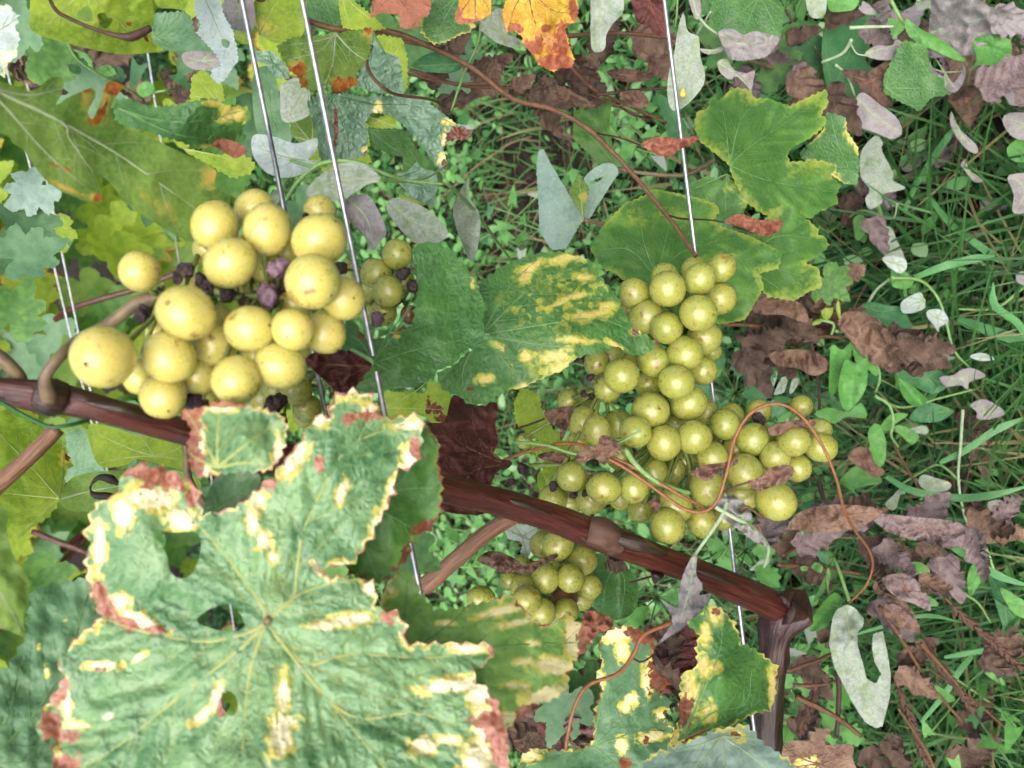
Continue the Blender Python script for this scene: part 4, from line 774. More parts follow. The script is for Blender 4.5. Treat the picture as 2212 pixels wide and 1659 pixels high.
def bunch(root, mat, spec, spine, hang, shr=(), rr=.0012):
    """spec rows x, y, radius px, depth, in working px; spine: list of world points of the rachis"""
    st = tube('stem', spine, rr*1.3, rr*.6, M['rachis'], root, 40, 10, 0, .15)
    sp = catmull(spine, 60); rg = random.Random(len(spec))
    for (x, y, r, d) in spec:
        c = P(x, y, d); R = r/FPX*d
        o = bpy.data.objects.new('grape', rg.choice(GM)); COL.objects.link(o); o.parent = root
        o.material_slots[0].link = 'OBJECT'; o.material_slots[0].material = M[mat] if isinstance(mat, str) else mat
        near = min(sp, key=lambda q: (q-c).length+abs((q-c).length-.015)*.2); ax = (c-near).normalized() if (c-near).length > 1e-4 else Vector((0, 0, -1))
        q = (ax+hang*.6+Vector((rg.uniform(-1, 1), rg.uniform(-1, 1), rg.uniform(-1, 1)))*.5).normalized().to_track_quat('Z', 'Y'); s = rg.uniform(.98, 1.11)
        o.matrix_basis = Matrix.Translation(c-root.location) @ q.to_matrix().to_4x4() @ Matrix.Diagonal((R*.985, R*.985, R*s, 1))
        a = c-q@Vector((0, 0, R*.98)); 
        pe = tube('pedicel', [near, near.lerp(a, .6)-ax*.001, a], rr*.45, rr*.7, M['rachis'], root, 6, 6)
        if rg.random() < .55: continue
        sc = bpy.data.objects.new('stylar_scar', SCAR); COL.objects.link(sc); sc.parent = o; sc.matrix_parent_inverse = Matrix(); sc.location = (0, 0, 1.0); sc.scale = (.06, .06, .03)
    for k, (x, y, r, d, mt) in enumerate(shr):
        c = P(x, y, d); R = r*(.8 if mt == 'shriv' else 1)/FPX*d
        o = bpy.data.objects.new('shrivelled_grape', SM[k % 4] if mt != 'brownberry' else GM[0]); COL.objects.link(o); o.parent = root
        o.material_slots[0].link = 'OBJECT'; o.material_slots[0].material = M[mt]
        o.matrix_basis = Matrix.Translation(c-root.location) @ Matrix.Rotation(k*1.3, 4, 'X') @ Matrix.Rotation(k*2.1, 4, 'Y') @ Matrix.Diagonal((R, R*.9, R*1.1, 1))
        near = min(sp, key=lambda q: (q-c).length)
        if (near-c).length < .05: tube('pedicel', [near, c], rr*.4, rr*.5, M['rachis'], root, 4, 6)
DOWN = Vector((0, 0, -1))
b1 = empty('grape_bunch', P(105, 845, .262), 'nearest bunch of large yellow grapes with shrivelled dark berries, left', 'grapes', 'grape bunches')
ped = tube('peduncle', pxl('108,862,.2585 98,815,.252 128,772,.253 170,735,.262 235,700,.268 295,655,.27 345,640,.272'), 0, mat=M['stem_p'], parent=b1, n=40, sides=14, lump=.08, rads=[.0024, .0017, .0016, .0017, .0018, .002, .0022])
bunch(b1, 'grapeL', [(223, 771, 68, .232), (302, 586, 44, .265), (402, 676, 60, .246), (365, 771, 55, .246), (303, 816, 38, .262), (353, 855, 50, .252), (460, 743, 50, .262), (430, 810, 42, .262), (510, 821, 54, .246),
                     (497, 568, 54, .258), (540, 710, 52, .250), (465, 488, 51, .270), (578, 496, 53, .266), (552, 452, 44, .285), (690, 520, 58, .262), (676, 608, 61, .246), (742, 645, 48, .262), (633, 712, 47, .250),
                     (702, 718, 46, .264), (604, 790, 53, .252), (575, 580, 34, .275), (470, 690, 34, .28), (560, 640, 34, .28), (640, 660, 40, .275), (400, 740, 40, .275), (450, 850, 30, .275), (690, 455, 34, .31), (560, 760, 40, .27), (520, 620, 36, .285), (620, 545, 38, .285), (420, 620, 30, .29), (640, 740, 36, .275), (345, 720, 30, .285), (530, 540, 34, .29), (450, 540, 34, .29)],
      pxl('345,640,.272 430,650,.272 520,640,.272 620,640,.275 700,620,.28'), DOWN,
      [(600, 577, 21, .262, 'raisin'), (578, 640, 25, .262, 'raisin'), (400, 585, 20, .27, 'shriv'), (435, 605, 18, .27, 'shriv'), (490, 635, 20, .265, 'shriv'), (310, 680, 20, .262, 'shriv'), (450, 622, 18, .268, 'shriv'),
       (610, 620, 24, .272, 'shriv'), (660, 467, 9, .30, 'shriv'), (420, 865, 24, .262, 'shriv'), (440, 880, 20, .26, 'shriv'), (530, 655, 20, .272, 'shriv'), (545, 600, 18, .278, 'shriv'), (385, 600, 16, .272, 'shriv')], .0013)
b2 = empty('grape_bunch', P(760, 560, .36), 'small bunch of green grapes half hidden behind the thick wire', 'grapes', 'grape bunches')
bunch(b2, 'grapeR', [(858, 550, 34, .345), (812, 592, 35, .348), (838, 630, 34, .340), (798, 622, 32, .352), (828, 675, 30, .350), (800, 672, 28, .358), (755, 600, 30, .36), (870, 610, 26, .362)], pxl('745,560,.37 790,590,.37 840,610,.37 870,650,.37'), DOWN,
      [(870, 590, 17, .335, 'shriv'), (890, 618, 16, .335, 'shriv'), (735, 580, 16, .33, 'shriv'), (885, 680, 22, .348, 'brownberry'), (815, 690, 14, .335, 'raisin')])
b3 = empty('grape_bunch', P(590, 830, .36), 'few green grapes under the yellow bunch beside a wrinkled brown berry', 'grapes', 'grape bunches')
bunch(b3, 'grapeR', [(640, 842, 34, .325), (664, 882, 32, .33), (600, 838, 32, .33), (570, 860, 30, .335), (620, 800, 30, .34), (662, 895, 30, .338)], pxl('690,780,.345 670,820,.345 630,850,.345 590,860,.345'), DOWN, [(594, 870, 26, .305, 'shriv'), (610, 905, 14, .32, 'shriv')])
b4 = empty('grape_bunch', P(1320, 560, .42), 'largest bunch of green grapes, right of centre', 'grapes', 'grape bunches')
R4 = [(1010, 212, 120, .374), (1215, 150, 103, .378), (1360, 75, 93, .388), (1350, 275, 105, .392), (1208, 370, 122, .372), (790, 240, 102, .39), (870, 395, 112, .388), (1003, 467, 107, .380), (1245, 530, 110, .392), (1120, 632, 118, .380),
      (920, 680, 106, .384), (710, 773, 118, .376), (1065, 818, 114, .374), (550, 690, 85, .40), (880, 830, 88, .40), (620, 860, 92, .395), (1230, 740, 100, .398), (1145, 950, 120, .388), (900, 1000, 126, .384), (1260, 1010, 82, .41),
      (470, 1080, 110, .396), (550, 1130, 96, .385), (690, 1090, 100, .402), (800, 1140, 105, .374), (985, 1210, 116, .378), (1180, 1175, 112, .378), (1060, 1080, 75, .405), (1380, 1090, 96, .396), (1560, 1190, 105, .392), (1460, 1260, 100, .402),
      (1300, 1300, 100, .390), (1510, 1400, 120, .386), (385, 1430, 100, .382), (595, 1505, 106, .374), (790, 1503, 102, .376), (910, 1400, 106, .398), (1265, 1500, 120, .39), (430, 1210, 80, .405), (1420, 1030, 80, .41), (1600, 1010, 82, .41),
      (990, 130, 90, .405), (1180, 90, 85, .41), (770, 330, 80, .41), (1290, 620, 70, .415), (1040, 1390, 90, .408), (700, 1300, 90, .41), (1120, 1330, 90, .412), (1000, 1490, 90, .41), (520, 1570, 100, .395), (710, 1560, 90, .41), (1330, 1210, 80, .415), (1480, 1530, 90, .41), (1620, 1330, 80, .41),
      (640, 640, 80, .405), (760, 690, 70, .41)]
S4 = [(1106+x/3, 553+y/3, r/3, d) for x, y, r, d in R4]
S4 += [(1458, 1092, 38, .385), (1442, 1136, 39, .378), (1517, 1128, 34, .392), (1676, 1083, 43, .374), (1774, 966, 33, .39), (1716, 953, 33, .382), (1674, 986, 34, .388), (1722, 1010, 31, .392), (1769, 930, 28, .40), (1731, 878, 25, .42), (1640, 890, 27, .42),
       (1195, 1078, 32, .405), (1230, 1082, 30, .41), (1229, 866, 26, .415), (1266, 858, 24, .415), (1133, 953, 18, .42), (1385, 1100, 30, .405), (1640, 940, 30, .405), (1690, 940, 28, .405), (1580, 900, 28, .41), (1610, 1075, 28, .41), (1560, 1120, 26, .41)]
bunch(b4, 'grapeR', S4, pxl('1300,840,.40 1400,800,.405 1480,720,.405 1450,800,.405 1420,900,.405 1450,960,.405 1560,980,.405 1680,990,.405'), DOWN,
      [(1275, 815, 10, .385, 'shriv'), (1260, 850, 9, .40, 'shriv'), (1280, 858, 8, .40, 'shriv'), (1128, 1012, 14, .40, 'shriv'), (1196, 1050, 12, .385, 'shriv'), (1238, 1067, 12, .385, 'shriv'), (1640, 905, 16, .40, 'shriv'), (1265, 1065, 10, .385, 'shriv')], .0014)
tube('side_stem', pxl('1430,935,.405 1330,960,.40 1230,1000,.40 1150,1005,.405'), .0013, .0010, M['rachis'], b4, 16, 8)
tube('side_stem', pxl('1470,950,.405 1490,1010,.405 1480,1060,.40 1450,1100,.40'), .0013, .0010, M['rachis'], b4, 16, 8)
b5 = empty('grape_bunch', P(1200, 1130, .44), 'lower bunch of green grapes under the cane with one brown berry', 'grapes', 'grape bunches')
bunch(b5, 'grapeR', [(1106+x/3, 1106+y/3, r/3, d) for x, y, r, d in [(300, 210, 105, .425), (450, 310, 100, .43), (380, 430, 95, .415), (215, 430, 95, .415), (75, 485, 88, .415), (95, 570, 97, .405), (190, 645, 92, .41), (350, 640, 85, .42), (200, 210, 90, .44),
      (60, 340, 62, .435), (500, 480, 90, .435), (-15, 440, 70, .435), (270, 320, 80, .44), (120, 700, 80, .42), (450, 560, 80, .44), (20, 640, 80, .42)]] + [(1040, 1294, 29, .42)], pxl('1200,1130,.44 1210,1200,.44 1190,1280,.44 1180,1330,.44'), DOWN, [(1219, 1295, 29, .428, 'brownberry')])

# ------------------------------------------------------------------ ladybird
lb = P(1475, 203, .4335); lady = empty('ladybird', lb, 'tiny yellow ladybird with black spots on a grey leaf', 'ladybird')
M['lady'] = plain_mat('yellow_shell', (.62, .48, .03), (.72, .58, .05), 2, .3, .5, 0, 0, None); M['black'] = plain_mat('black_shell', (.01, .01, .01), (.02, .02, .02), 2, .35, .5, 0, 0, None)
def ell(name, mat, parent, loc, sc, rot=None):
    o = bpy.data.objects.new(name, sphere_mesh(name, 16, 10)); o.data.materials.append(M[mat]); COL.objects.link(o); o.parent = parent
    m_ = Matrix((Rt, Up, -Fw)).transposed().to_4x4(); o.matrix_basis = Matrix.Translation(m_@Vector(loc)) @ m_ @ Matrix.Rotation(rot or 0, 4, 'Z') @ Matrix.Diagonal((*sc, 1)); return o
for s in (-1, 1): ell('wing_case', 'lady', lady, (s*.0004, 0, .0003), (.0012, .0018, .0011))
ell('head', 'lady', lady, (.0001, .0019, .0002), (.0008, .0006, .0006))
for s in (-1, 1):
    for (u, v) in ((.35, .75), (.8, .5), (.35, .15), (.95, -.1), (.4, -.45), (.8, -.65), (.25, -.95)):
        x, y = s*u*.0012, v*.0016; z = .0003+.0011*math.sqrt(max(.02, 1-((abs(x)-.0004)/.0012)**2-(y/.0018)**2))
        ell('spot', 'black', lady, (x, y, z), (.00022, .00022, .0001))

# ------------------------------------------------------------------ bindweed and its mildewed leaves
def bw(label, stems, leaves, loc, cat='bindweed', name='bindweed_plant'):
    root = empty(name, loc, label, cat)
    for s, r, m_ in stems: tube('stem', pxl(s), r, r*.7, M[m_], root, None, 8)
    for a in leaves:
        if isinstance(a[0], str):
            kw = dict(a[3]) if len(a) > 3 else {}
            if kw.get('tips') and 'fold' not in kw and kw.get('c'):
                e = pts(kw['tips'].split('|')[0])[-1]; kw['fold'] = (*kw['c'], *e, rnd.choice((.007, .009, -.007)))
            kw.setdefault('vw', .6); kw.setdefault('wave', .0036); kw.setdefault('wl', 38.0); leaf(a[0], a[1], a[2], root, **kw)
        else:
            x, y, d, size, ang, mt = a[:6]; place_px(T_bind if mt.startswith('bind') or mt == 'lime' else T_mild, 'leaf', x, y, d, size, ang, mt, root, a[6] if len(a) > 6 else .45)
    return root
K = dict(gs=6, sec=4)
bw('bindweed with pale dusty leaves climbing between the left wires', [('612,440,.345 650,385,.34 700,352,.335 770,350,.335 830,375,.34 880,390,.35 960,398,.36', .0009, 'stem_g'), ('690,365,.34 640,350,.35 620,345,.355', .0007, 'stem_g'), ('960,390,.37 1020,450,.42 1080,530,.5 1110,570,.55', .001, 'stem_g'), ('820,388,.345 880,392,.36 930,380,.38 970,350,.40', .0007, 'stem_g')],
   [('548,292 590,295 640,310 685,298 680,330 665,345 692,360 660,375 610,384 570,368 545,330', [(560, 310, .36), (680, 340, .35)], 'mildw', dict(c=(690, 350), tips='620,340 560,320', **K)),
    ('660,415 690,380 730,355 770,350 800,362 822,388 790,400 770,415 730,432 690,434', .338, 'mild', dict(c=(820, 388), tips='740,390 665,418', wave=.002, **K)),
    ('748,430 790,420 815,450 835,500 822,520 805,542 780,500 750,470', .348, 'mildp', dict(c=(752, 430), tips='790,470 808,530', wave=.003, wl=40, **K)),
    ('835,450 850,428 900,440 940,465 967,500 955,520 920,532 890,520 860,490', .38, 'mild', dict(c=(840, 440), tips='890,480 955,510', wave=.002, **K)),
    ('1013,382 1012,420 1035,460 1037,500 1028,550 1015,562 1000,530 985,490 978,450 990,420', [(1010, 385, .42), (990, 470, .41), (1015, 555, .43)], 'mild', dict(c=(1012, 384), tips='1010,450 1018,555', fold=(1012, 384, 1015, 560, .008), **K)),
    ('850,380 880,370 900,350 915,365 940,372 945,410 920,440 890,425 870,405', .40, 'quilt', dict(c=(850, 385), **K)), ('905,395 935,390 945,440 930,445 910,425', .41, 'pale', dict(tooth=8, **K)), ('862,420 890,425 925,440 905,448 870,440', .42, 'lime', dict(tooth=8, **K)),
    (600, 415, .36, 55, 200, 'mild'), (1270, 835, .45, 60, 30, 'mild')], P(612, 440, .345))
bw('dusty grey bindweed leaf carrying the ladybird, on the single wire', [('1464,-20,.43 1462,30,.435 1458,60,.44', .0006, 'stem_g'), ('1505,30,.42 1525,55,.425 1552,75,.43', .0008, 'stem_gw'), ('1505,75,.44 1520,50,.43 1535,25,.42', .0007, 'stem_gw')],
   [('1476,27 1486,67 1509,80 1513,123 1523,160 1516,190 1483,227 1456,240 1443,217 1443,167 1456,117 1463,70', [(1476, 30, .43), (1480, 150, .436), (1455, 235, .44)], 'mild', dict(c=(1508, 78), tips='1495,130 1456,235', wave=.002, **K)),
    ('1552,68 1583,63 1606,75 1629,67 1659,73 1684,83 1672,105 1655,122 1620,130 1580,128 1562,100', .43, 'mildp', dict(c=(1552, 72), tips='1600,95 1680,85', wave=.004, wl=40, ridge=True, **K)),
    ('1550,133 1570,128 1585,150 1610,158 1630,152 1628,170 1622,196 1612,180 1590,165 1575,172 1555,155', .44, 'mildp', dict(c=(1552, 135), wave=.003, wl=30, **K)),
    ('1470,-20 1500,-20 1514,10 1510,42 1495,25', .42, 'mildp', dict(wave=.003, wl=30, **K)), ('1509,105 1530,110 1560,100 1562,110 1530,118', .435, 'mildp', dict(**K))], P(1464, 0, .43))
bw('dusty grey leaves hanging between the orange leaf and the wire', [('1048,-20,.47 1040,50,.47 1030,100,.475 1000,165,.48 975,240,.49', .0009, 'stem_g')],
   [('1272,-15 1345,-15 1348,20 1325,50 1310,75 1308,100 1298,112 1280,108 1276,70', [(1300, 0, .44), (1295, 100, .43)], 'mild', dict(c=(1290, -15), tips='1295,50 1292,105', fold=(1275, 0, 1300, 110, .01), **K)),
    ('1035,55 1070,20 1090,25 1095,70 1115,80 1125,105 1080,95 1050,75', .45, 'mild', dict(**K)), ('890,140 920,118 960,112 1000,135 985,155 940,157 905,150', .47, 'bindd', dict(c=(1000, 137), tips='900,142', **K))], P(1048, 0, .47))
bw('shrivelled grey bindweed hanging at the top right corner', [('1915,-20,.56 1940,30,.56 1960,60,.565 2010,90,.57 2060,100,.575 2090,140,.58', .0013, 'stem_g'), ('1835,60,.55 1880,58,.55 1930,57,.55', .0012, 'stem_gw'), ('1840,85,.55 1820,115,.56 1775,135,.57', .0012, 'stem_gw'), ('2200,40,.56 2190,60,.565 2150,200,.6 2170,235,.62', .0012, 'stem_g'), ('1805,140,.55 1830,165,.56 1848,210,.565', .0009, 'stem_gw'), ('1838,95,.555 1850,115,.56 1870,120,.56', .0006, 'stem_gw')],
   [('2009,-10 2092,-10 2136,13 2189,28 2179,53 2152,50 2179,77 2142,87 2106,117 2059,120 2006,123 2006,73 2009,33', [(2020, 60, .56), (2100, 20, .54), (2170, 50, .56)], 'mildp', dict(c=(2009, 70), tips='2080,50 2170,30|2060,90 2120,105', wave=.007, wl=60, ridge=True, **K)),
    ('2003,100 2012,140 2035,165 2045,162 2060,178 2080,150 2076,135 2086,150 2080,180 2062,200 2040,190 2015,160 2000,130', .575, 'mildp', dict(wave=.004, wl=30, **K)),
    ('1868,115 1895,98 1925,100 1935,85 1952,95 1948,118 1930,128 1905,130 1880,125', .56, 'mildp', dict(c=(1870, 117), wave=.004, wl=30, **K)),
    ('1735,-20 1790,-20 1785,20 1770,40 1745,25', .54, 'mild', dict(c=(1740, -10), **K)), ('1780,-10 1870,-10 1850,15 1820,25 1790,20', .56, 'bind', dict(**K)),
    ('1849,213 1866,200 1902,227 1936,253 1949,287 1926,300 1892,287 1839,267 1846,247', [(1850, 215, .555), (1890, 250, .54), (1940, 290, .555)], 'mildp', dict(c=(1850, 212), tips='1890,250 1945,285', wave=.003, wl=40, **K)),
    ('1787,190 1810,205 1845,220 1843,252 1815,240 1788,240', .565, 'mildp', dict(wave=.003, wl=30, **K)),
    ('1816,153 1852,150 1876,153 1926,130 1906,187 1929,220 1912,232 1866,202 1848,180', .56, 'dead', dict(wave=.005, wl=40, ridge=True, **K)),
    ('2035,205 2060,195 2090,185 2115,190 2125,220 2110,250 2095,275 2070,245 2055,225', .62, 'dead', dict(wave=.006, wl=40, ridge=True, **K)),
    ('2055,240 2065,270 2085,290 2110,315 2110,332 2085,320 2060,285 2052,260', .62, 'mildp', dict(wave=.004, wl=30, **K)), ('2075,355 2087,343 2095,370 2125,390 2105,393 2085,370', .64, 'mildp', dict(**K)),
    ('1959,40 1985,60 2040,90 2085,130 2060,128 2010,105 1970,85 1955,60', .555, 'bind', dict(c=(1960, 55), tips='2010,90 2080,128', **K)), ('1918,40 1940,45 1955,60 1940,75 1930,85 1925,65', .555, 'bind', dict(**K)),
    ('2103,85 2150,75 2180,85 2185,120 2165,145 2120,140 2090,155 2110,130', .56, 'bind', dict(c=(2180, 120), tips='2140,115 2105,90', **K)), ('2135,160 2165,150 2170,175 2150,195 2140,190', .58, 'bind', dict(**K)),
    ('2165,180 2225,165 2225,232 2190,228 2175,215', .6, 'mildp', dict(wave=.003, wl=30, **K)), ('2165,260 2190,243 2230,245 2230,305 2195,300', .6, 'mildp', dict(**K)), ('2180,378 2230,370 2230,450 2192,462 2190,420', .6, 'mildp', dict(wave=.003, wl=40, **K)), ('2175,320 2215,280 2230,300 2225,350 2195,350', .61, 'bind', dict(**K)),
    (1860, 12, .56, 40, 120, 'mildp'), (1980, 15, .58, 40, 60, 'mild')], P(1915, 0, .56))
bw('bindweed with one upright white-dusted leaf over bare soil', [('1892,430,.66 1905,470,.68 1915,500,.70 1945,540,.72', .0016, 'stem_g'), ('1905,470,.68 1930,470,.66 1938,440,.64', .0009, 'stem_gw'), ('1900,465,.69 1860,455,.70 1820,480,.72 1790,500,.74 1770,490,.72', .0013, 'stem_g')],
   [('1892,293 1907,307 1905,325 1929,373 1929,390 1956,407 1906,420 1906,437 1879,452 1869,430 1879,410 1859,380 1859,333 1872,310', [(1892, 295, .64), (1890, 370, .65), (1900, 430, .66)], 'mild', dict(c=(1892, 425), tips='1888,360 1893,297|1920,410 1950,408', **K)),
    ('1908,495 1925,492 1938,520 1955,560 1945,585 1920,580 1910,550', .69, 'mild', dict(c=(1908, 495), tips='1930,540 1945,580', **K)), ('1945,345 1965,325 1985,315 1990,328 2010,325 2000,345 1970,370 1950,368', .72, 'mild', dict(**K)), ('1945,385 1975,370 2030,368 2032,392 1990,398 1960,395', .73, 'mild', dict(**K)),
    ('2000,405 2030,392 2075,400 2075,425 2030,420', .74, 'under', dict(**K)), ('1845,470 1865,465 1870,500 1852,520 1845,500', .7, 'bind', dict(**K)), (1975, 535, .78, 30, 160, 'bind'), (1962, 515, .78, 26, 60, 'bind'), (2110, 420, .68, 46, 100, 'bind')], P(1915, 500, .70))
# a strand of bindweed along the right side
bw('bindweed strand with small mealy white leaves, far right', [('1925,600,.62 1985,605,.63 2020,635,.64 2040,680,.64 2060,755,.65 2095,795,.66', .0012, 'stem_g'), ('1865,675,.66 1890,630,.65 1925,600,.64', .0013, 'stem_gw'), ('2080,885,.64 2075,960,.65 2070,1030,.65 2080,1100,.66 2100,1160,.68', .0012, 'stem_gw'), ('2075,1040,.65 2030,1005,.66 1990,1020,.67 1940,1050,.68', .001, 'stem_g'), ('2212,620,.64 2150,665,.65 2070,668,.66', .0012, 'stem_g')],
   [('1946,655 1965,640 1990,632 1995,650 1998,665 1975,675 1950,676', .63, 'mildw', dict(c=(1998, 648), **K)), ('2003,685 2005,670 2035,670 2050,695 2030,705 2028,718 2015,700', .635, 'mildw', dict(**K)), ('1925,553 1955,560 1958,580 1940,590 1905,560', .62, 'mildw', dict(**K)),
    ('2030,815 2060,810 2075,800 2100,795 2130,812 2095,825 2090,842 2075,832 2045,835', .65, 'mildp', dict(wave=.003, wl=25, **K)), ('2095,875 2125,862 2160,880 2170,895 2140,905 2112,905 2110,890', .65, 'mildp', dict(wave=.003, wl=30, ridge=True, **K)), ('2095,770 2120,762 2152,775 2120,780', .65, 'mildw', dict(**K)),
    ('1985,1035 1995,1025 2030,1035 2055,1045 2045,1060 2010,1062 1988,1050', .64, 'mild', dict(yel=[(2045, 1045, 12, 6)], **K)), ('2135,1085 2160,1080 2175,1095 2140,1103', .66, 'mildp', dict(**K)), ('2198,590 2225,570 2230,620 2205,615', .62, 'mildp', dict(**K)),
    (1960, 625, .70, 60, 300, 'bind'), (2020, 740, .72, 50, 80, 'bindd'), (2150, 620, .72, 60, 30, 'bindd'), (2120, 690, .72, 40, 150, 'bind')], P(2080, 900, .65))
bw('green bindweed with arrow-shaped leaves right of the grapes', [('1770,690,.60 1800,700,.60 1795,725,.60', .0012, 'stem_g'), ('1805,715,.60 1830,718,.61 1845,740,.61 1870,760,.61 1895,790,.61 1900,820,.61 1890,850,.62', .0012, 'stem_g'), ('1890,855,.61 1920,875,.61 1930,910,.61 1925,940,.61 1940,965,.62', .0012, 'stem_g'), ('1895,860,.62 1950,880,.63 2030,860,.64 2110,840,.65', .001, 'stem_g')],
   [('1797,745 1819,756 1839,740 1836,783 1819,820 1802,851 1791,846 1792,796', .59, 'bind', dict(c=(1822, 757), tips='1810,800 1798,848', **K)), ('1811,836 1819,793 1829,776 1851,786 1874,775 1871,836 1849,873 1829,888 1816,870', .58, 'bind', dict(c=(1851, 786), tips='1845,830 1830,885', **K)),
    ('1840,745 1850,750 1880,775 1898,800 1890,812 1868,790 1850,785', .60, 'bind', dict(**K)), ('1860,660 1880,652 1920,660 1950,665 1968,705 1968,718 1935,705 1900,695 1870,680', .64, 'bindd', dict(c=(1950, 668), tips='1900,672 1862,660', **K)), ('1925,555 1940,575 1960,590 1975,605 1960,622 1930,620 1925,600', .63, 'bind', dict(**K)),
    ('1775,650 1790,645 1800,670 1788,692 1775,680', .59, 'lime', dict(**K)), ('1808,638 1815,660 1815,690 1806,670', .59, 'lime', dict(**K)), ('1740,706 1765,690 1778,690 1770,700', .60, 'lime', dict(**K)), ('1692,745 1715,730 1735,752 1710,752', .62, 'bind', dict(**K)),
    ('1940,815 1965,828 1985,845 2003,865 1980,880 1960,868 1945,845', .62, 'bind', dict(c=(1990, 872), tips='1942,818', **K)), ('1935,808 1970,795 2030,800 2050,830 2020,850 1985,840', .66, 'bindd', dict(**K)), ('1965,900 2000,870 2045,880 2060,890 2030,910 1985,912', .66, 'bindd', dict(c=(2050, 885), **K)),
    ('1875,935 1890,915 1905,925 1915,960 1910,1000 1895,1010 1880,985 1878,960', .61, 'bind', dict(c=(1905, 920), tips='1893,1005', **K)), ('1815,1040 1830,1020 1860,1000 1885,1010 1905,1040 1870,1050 1845,1058 1862,1078 1835,1058', .62, 'bind', dict(c=(1905, 1040), **K)), ('1760,895 1790,880 1830,890 1860,870 1872,902 1830,900 1800,915', .61, 'bind', dict(**K)),
    ('1900,925 1925,895 1962,895 1935,915 1920,930', .62, 'bind', dict(**K)), ('1930,922 1950,920 1985,940 1970,960 1945,940', .63, 'bind', dict(**K)), ('1792,855 1800,850 1815,890 1800,910', .63, 'bindd', dict(**K)), ('1960,930 1990,920 2005,925 2000,938', .64, 'mild', dict(**K)),
    ('1912,1090 1930,1070 1945,1055 1940,1085 1930,1103', .62, 'mild', dict(**K)), ('1660,770 1680,800 1665,850 1655,840', .64, 'mildw', dict(**K)), ('1672,850 1692,810 1702,812 1695,845 1680,852', .64, 'mildw', dict(**K)), ('1705,850 1712,820 1727,820 1715,845', .64, 'mildw', dict(**K))], P(1900, 855, .62))
bw('broken white-dusted bindweed leaf with a long notch, lower right', [('1835,1300,.49 1815,1240,.50 1800,1205,.51 1790,1215,.52', .0011, 'stem_g'), ('1825,1310,.49 1795,1300,.5 1785,1240,.51', .0008, 'stem_g'), ('2110,1170,.60 2130,1185,.6 2150,1240,.6', .0012, 'stem_g'), ('2045,1235,.6 2060,1270,.6 2110,1300,.61 2140,1345,.62', .001, 'stem_g')],
   [('1829,1306 1846,1313 1866,1336 1864,1353 1852,1366 1852,1393 1862,1426 1872,1466 1892,1478 1904,1456 1889,1430 1884,1400 1886,1370 1907,1363 1916,1406 1924,1456 1922,1506 1906,1569 1892,1573 1869,1560 1839,1513 1802,1440 1791,1390 1799,1333 1809,1316', [(1830, 1310, .485), (1830, 1400, .47), (1920, 1430, .48), (1895, 1570, .49)], 'mild', dict(c=(1829, 1308), tips='1838,1400 1870,1500 1895,1568', gs=5, sec=6, tooth=7, tamp=.3)),
    ('1749,1363 1762,1323 1802,1280 1819,1303 1796,1340 1782,1356', .50, 'bind', dict(c=(1812, 1292), tips='1755,1355', **K)), ('1757,1300 1780,1250 1790,1225 1792,1260 1775,1285', .51, 'bind', dict(**K)), ('1752,1225 1765,1215 1778,1225 1772,1238', .51, 'bind', dict(gs=4, sec=0)), ('1728,1226 1740,1222 1745,1230 1735,1234', .51, 'bind', dict(gs=4, sec=0)),
    ('1925,1220 1960,1215 1990,1215 2010,1235 1985,1240 1950,1245', .56, 'bind', dict(**K)), ('1975,1290 1990,1283 2015,1292 2028,1308 2000,1308', .58, 'bind', dict(**K)), ('1910,1310 1935,1305 1960,1325 1978,1340 1983,1355 1965,1345 1935,1325', .54, 'deadp', dict(wave=.003, wl=30, **K)),
    ('2090,1250 2100,1220 2130,1215 2128,1240 2110,1270 2095,1288', .6, 'bind', dict(**K)), ('2095,1135 2112,1128 2110,1165 2098,1160', .6, 'bind', dict(**K)), ('2020,1480 2060,1505 2060,1515 2030,1515', .62, 'bind', dict(**K)), ('2135,1240 2180,1270 2205,1330 2180,1390 2165,1350', .64, 'bindd', dict(**K)),
    ('2160,1270 2200,1290 2225,1320 2215,1340 2185,1320', .62, 'bind', dict(**K)), (2190, 1570, .62, 60, 200, 'bind'), (2120, 1600, .64, 50, 120, 'bind'), (2060, 1640, .62, 50, 160, 'bind'), (2140, 1450, .66, 44, 140, 'bind'), (2100, 1560, .64, 50, 40, 'bindd')], P(1829, 1308, .49))
bw('withered grey leaf dangling on a pale stem in front of the cane', [('1570,1085,.365 1560,1113,.362 1535,1150,.36 1500,1200,.36', .0010, 'stem_gw'), ('1545,1095,.362 1590,1120,.364 1620,1135,.37 1650,1165,.38 1660,1190,.39 1650,1225,.40', .001, 'stem_gw')],
   [('1496,1200 1506,1203 1504,1240 1519,1266 1510,1285 1536,1283 1519,1313 1489,1346 1449,1373 1416,1396 1439,1366 1452,1333 1429,1296 1462,1313 1466,1279 1476,1240', [(1500, 1205, .358), (1490, 1290, .352), (1420, 1395, .36)], 'mildp', dict(c=(1500, 1203), tips='1488,1280 1470,1340', wave=.004, wl=40, ridge=True, **K)),
    ('1545,1090 1580,1070 1610,1090 1625,1120 1600,1130 1640,1150 1660,1180 1630,1170 1590,1140 1560,1115', .37, 'mildp', dict(wave=.005, wl=30, ridge=True, **K)), ('1085,1140 1100,1128 1160,1140 1160,1170 1140,1205 1125,1195 1130,1170 1100,1165', .44, 'mildw', dict(wave=.003, wl=40, tooth=8, **K))], P(1560, 1113, .36))
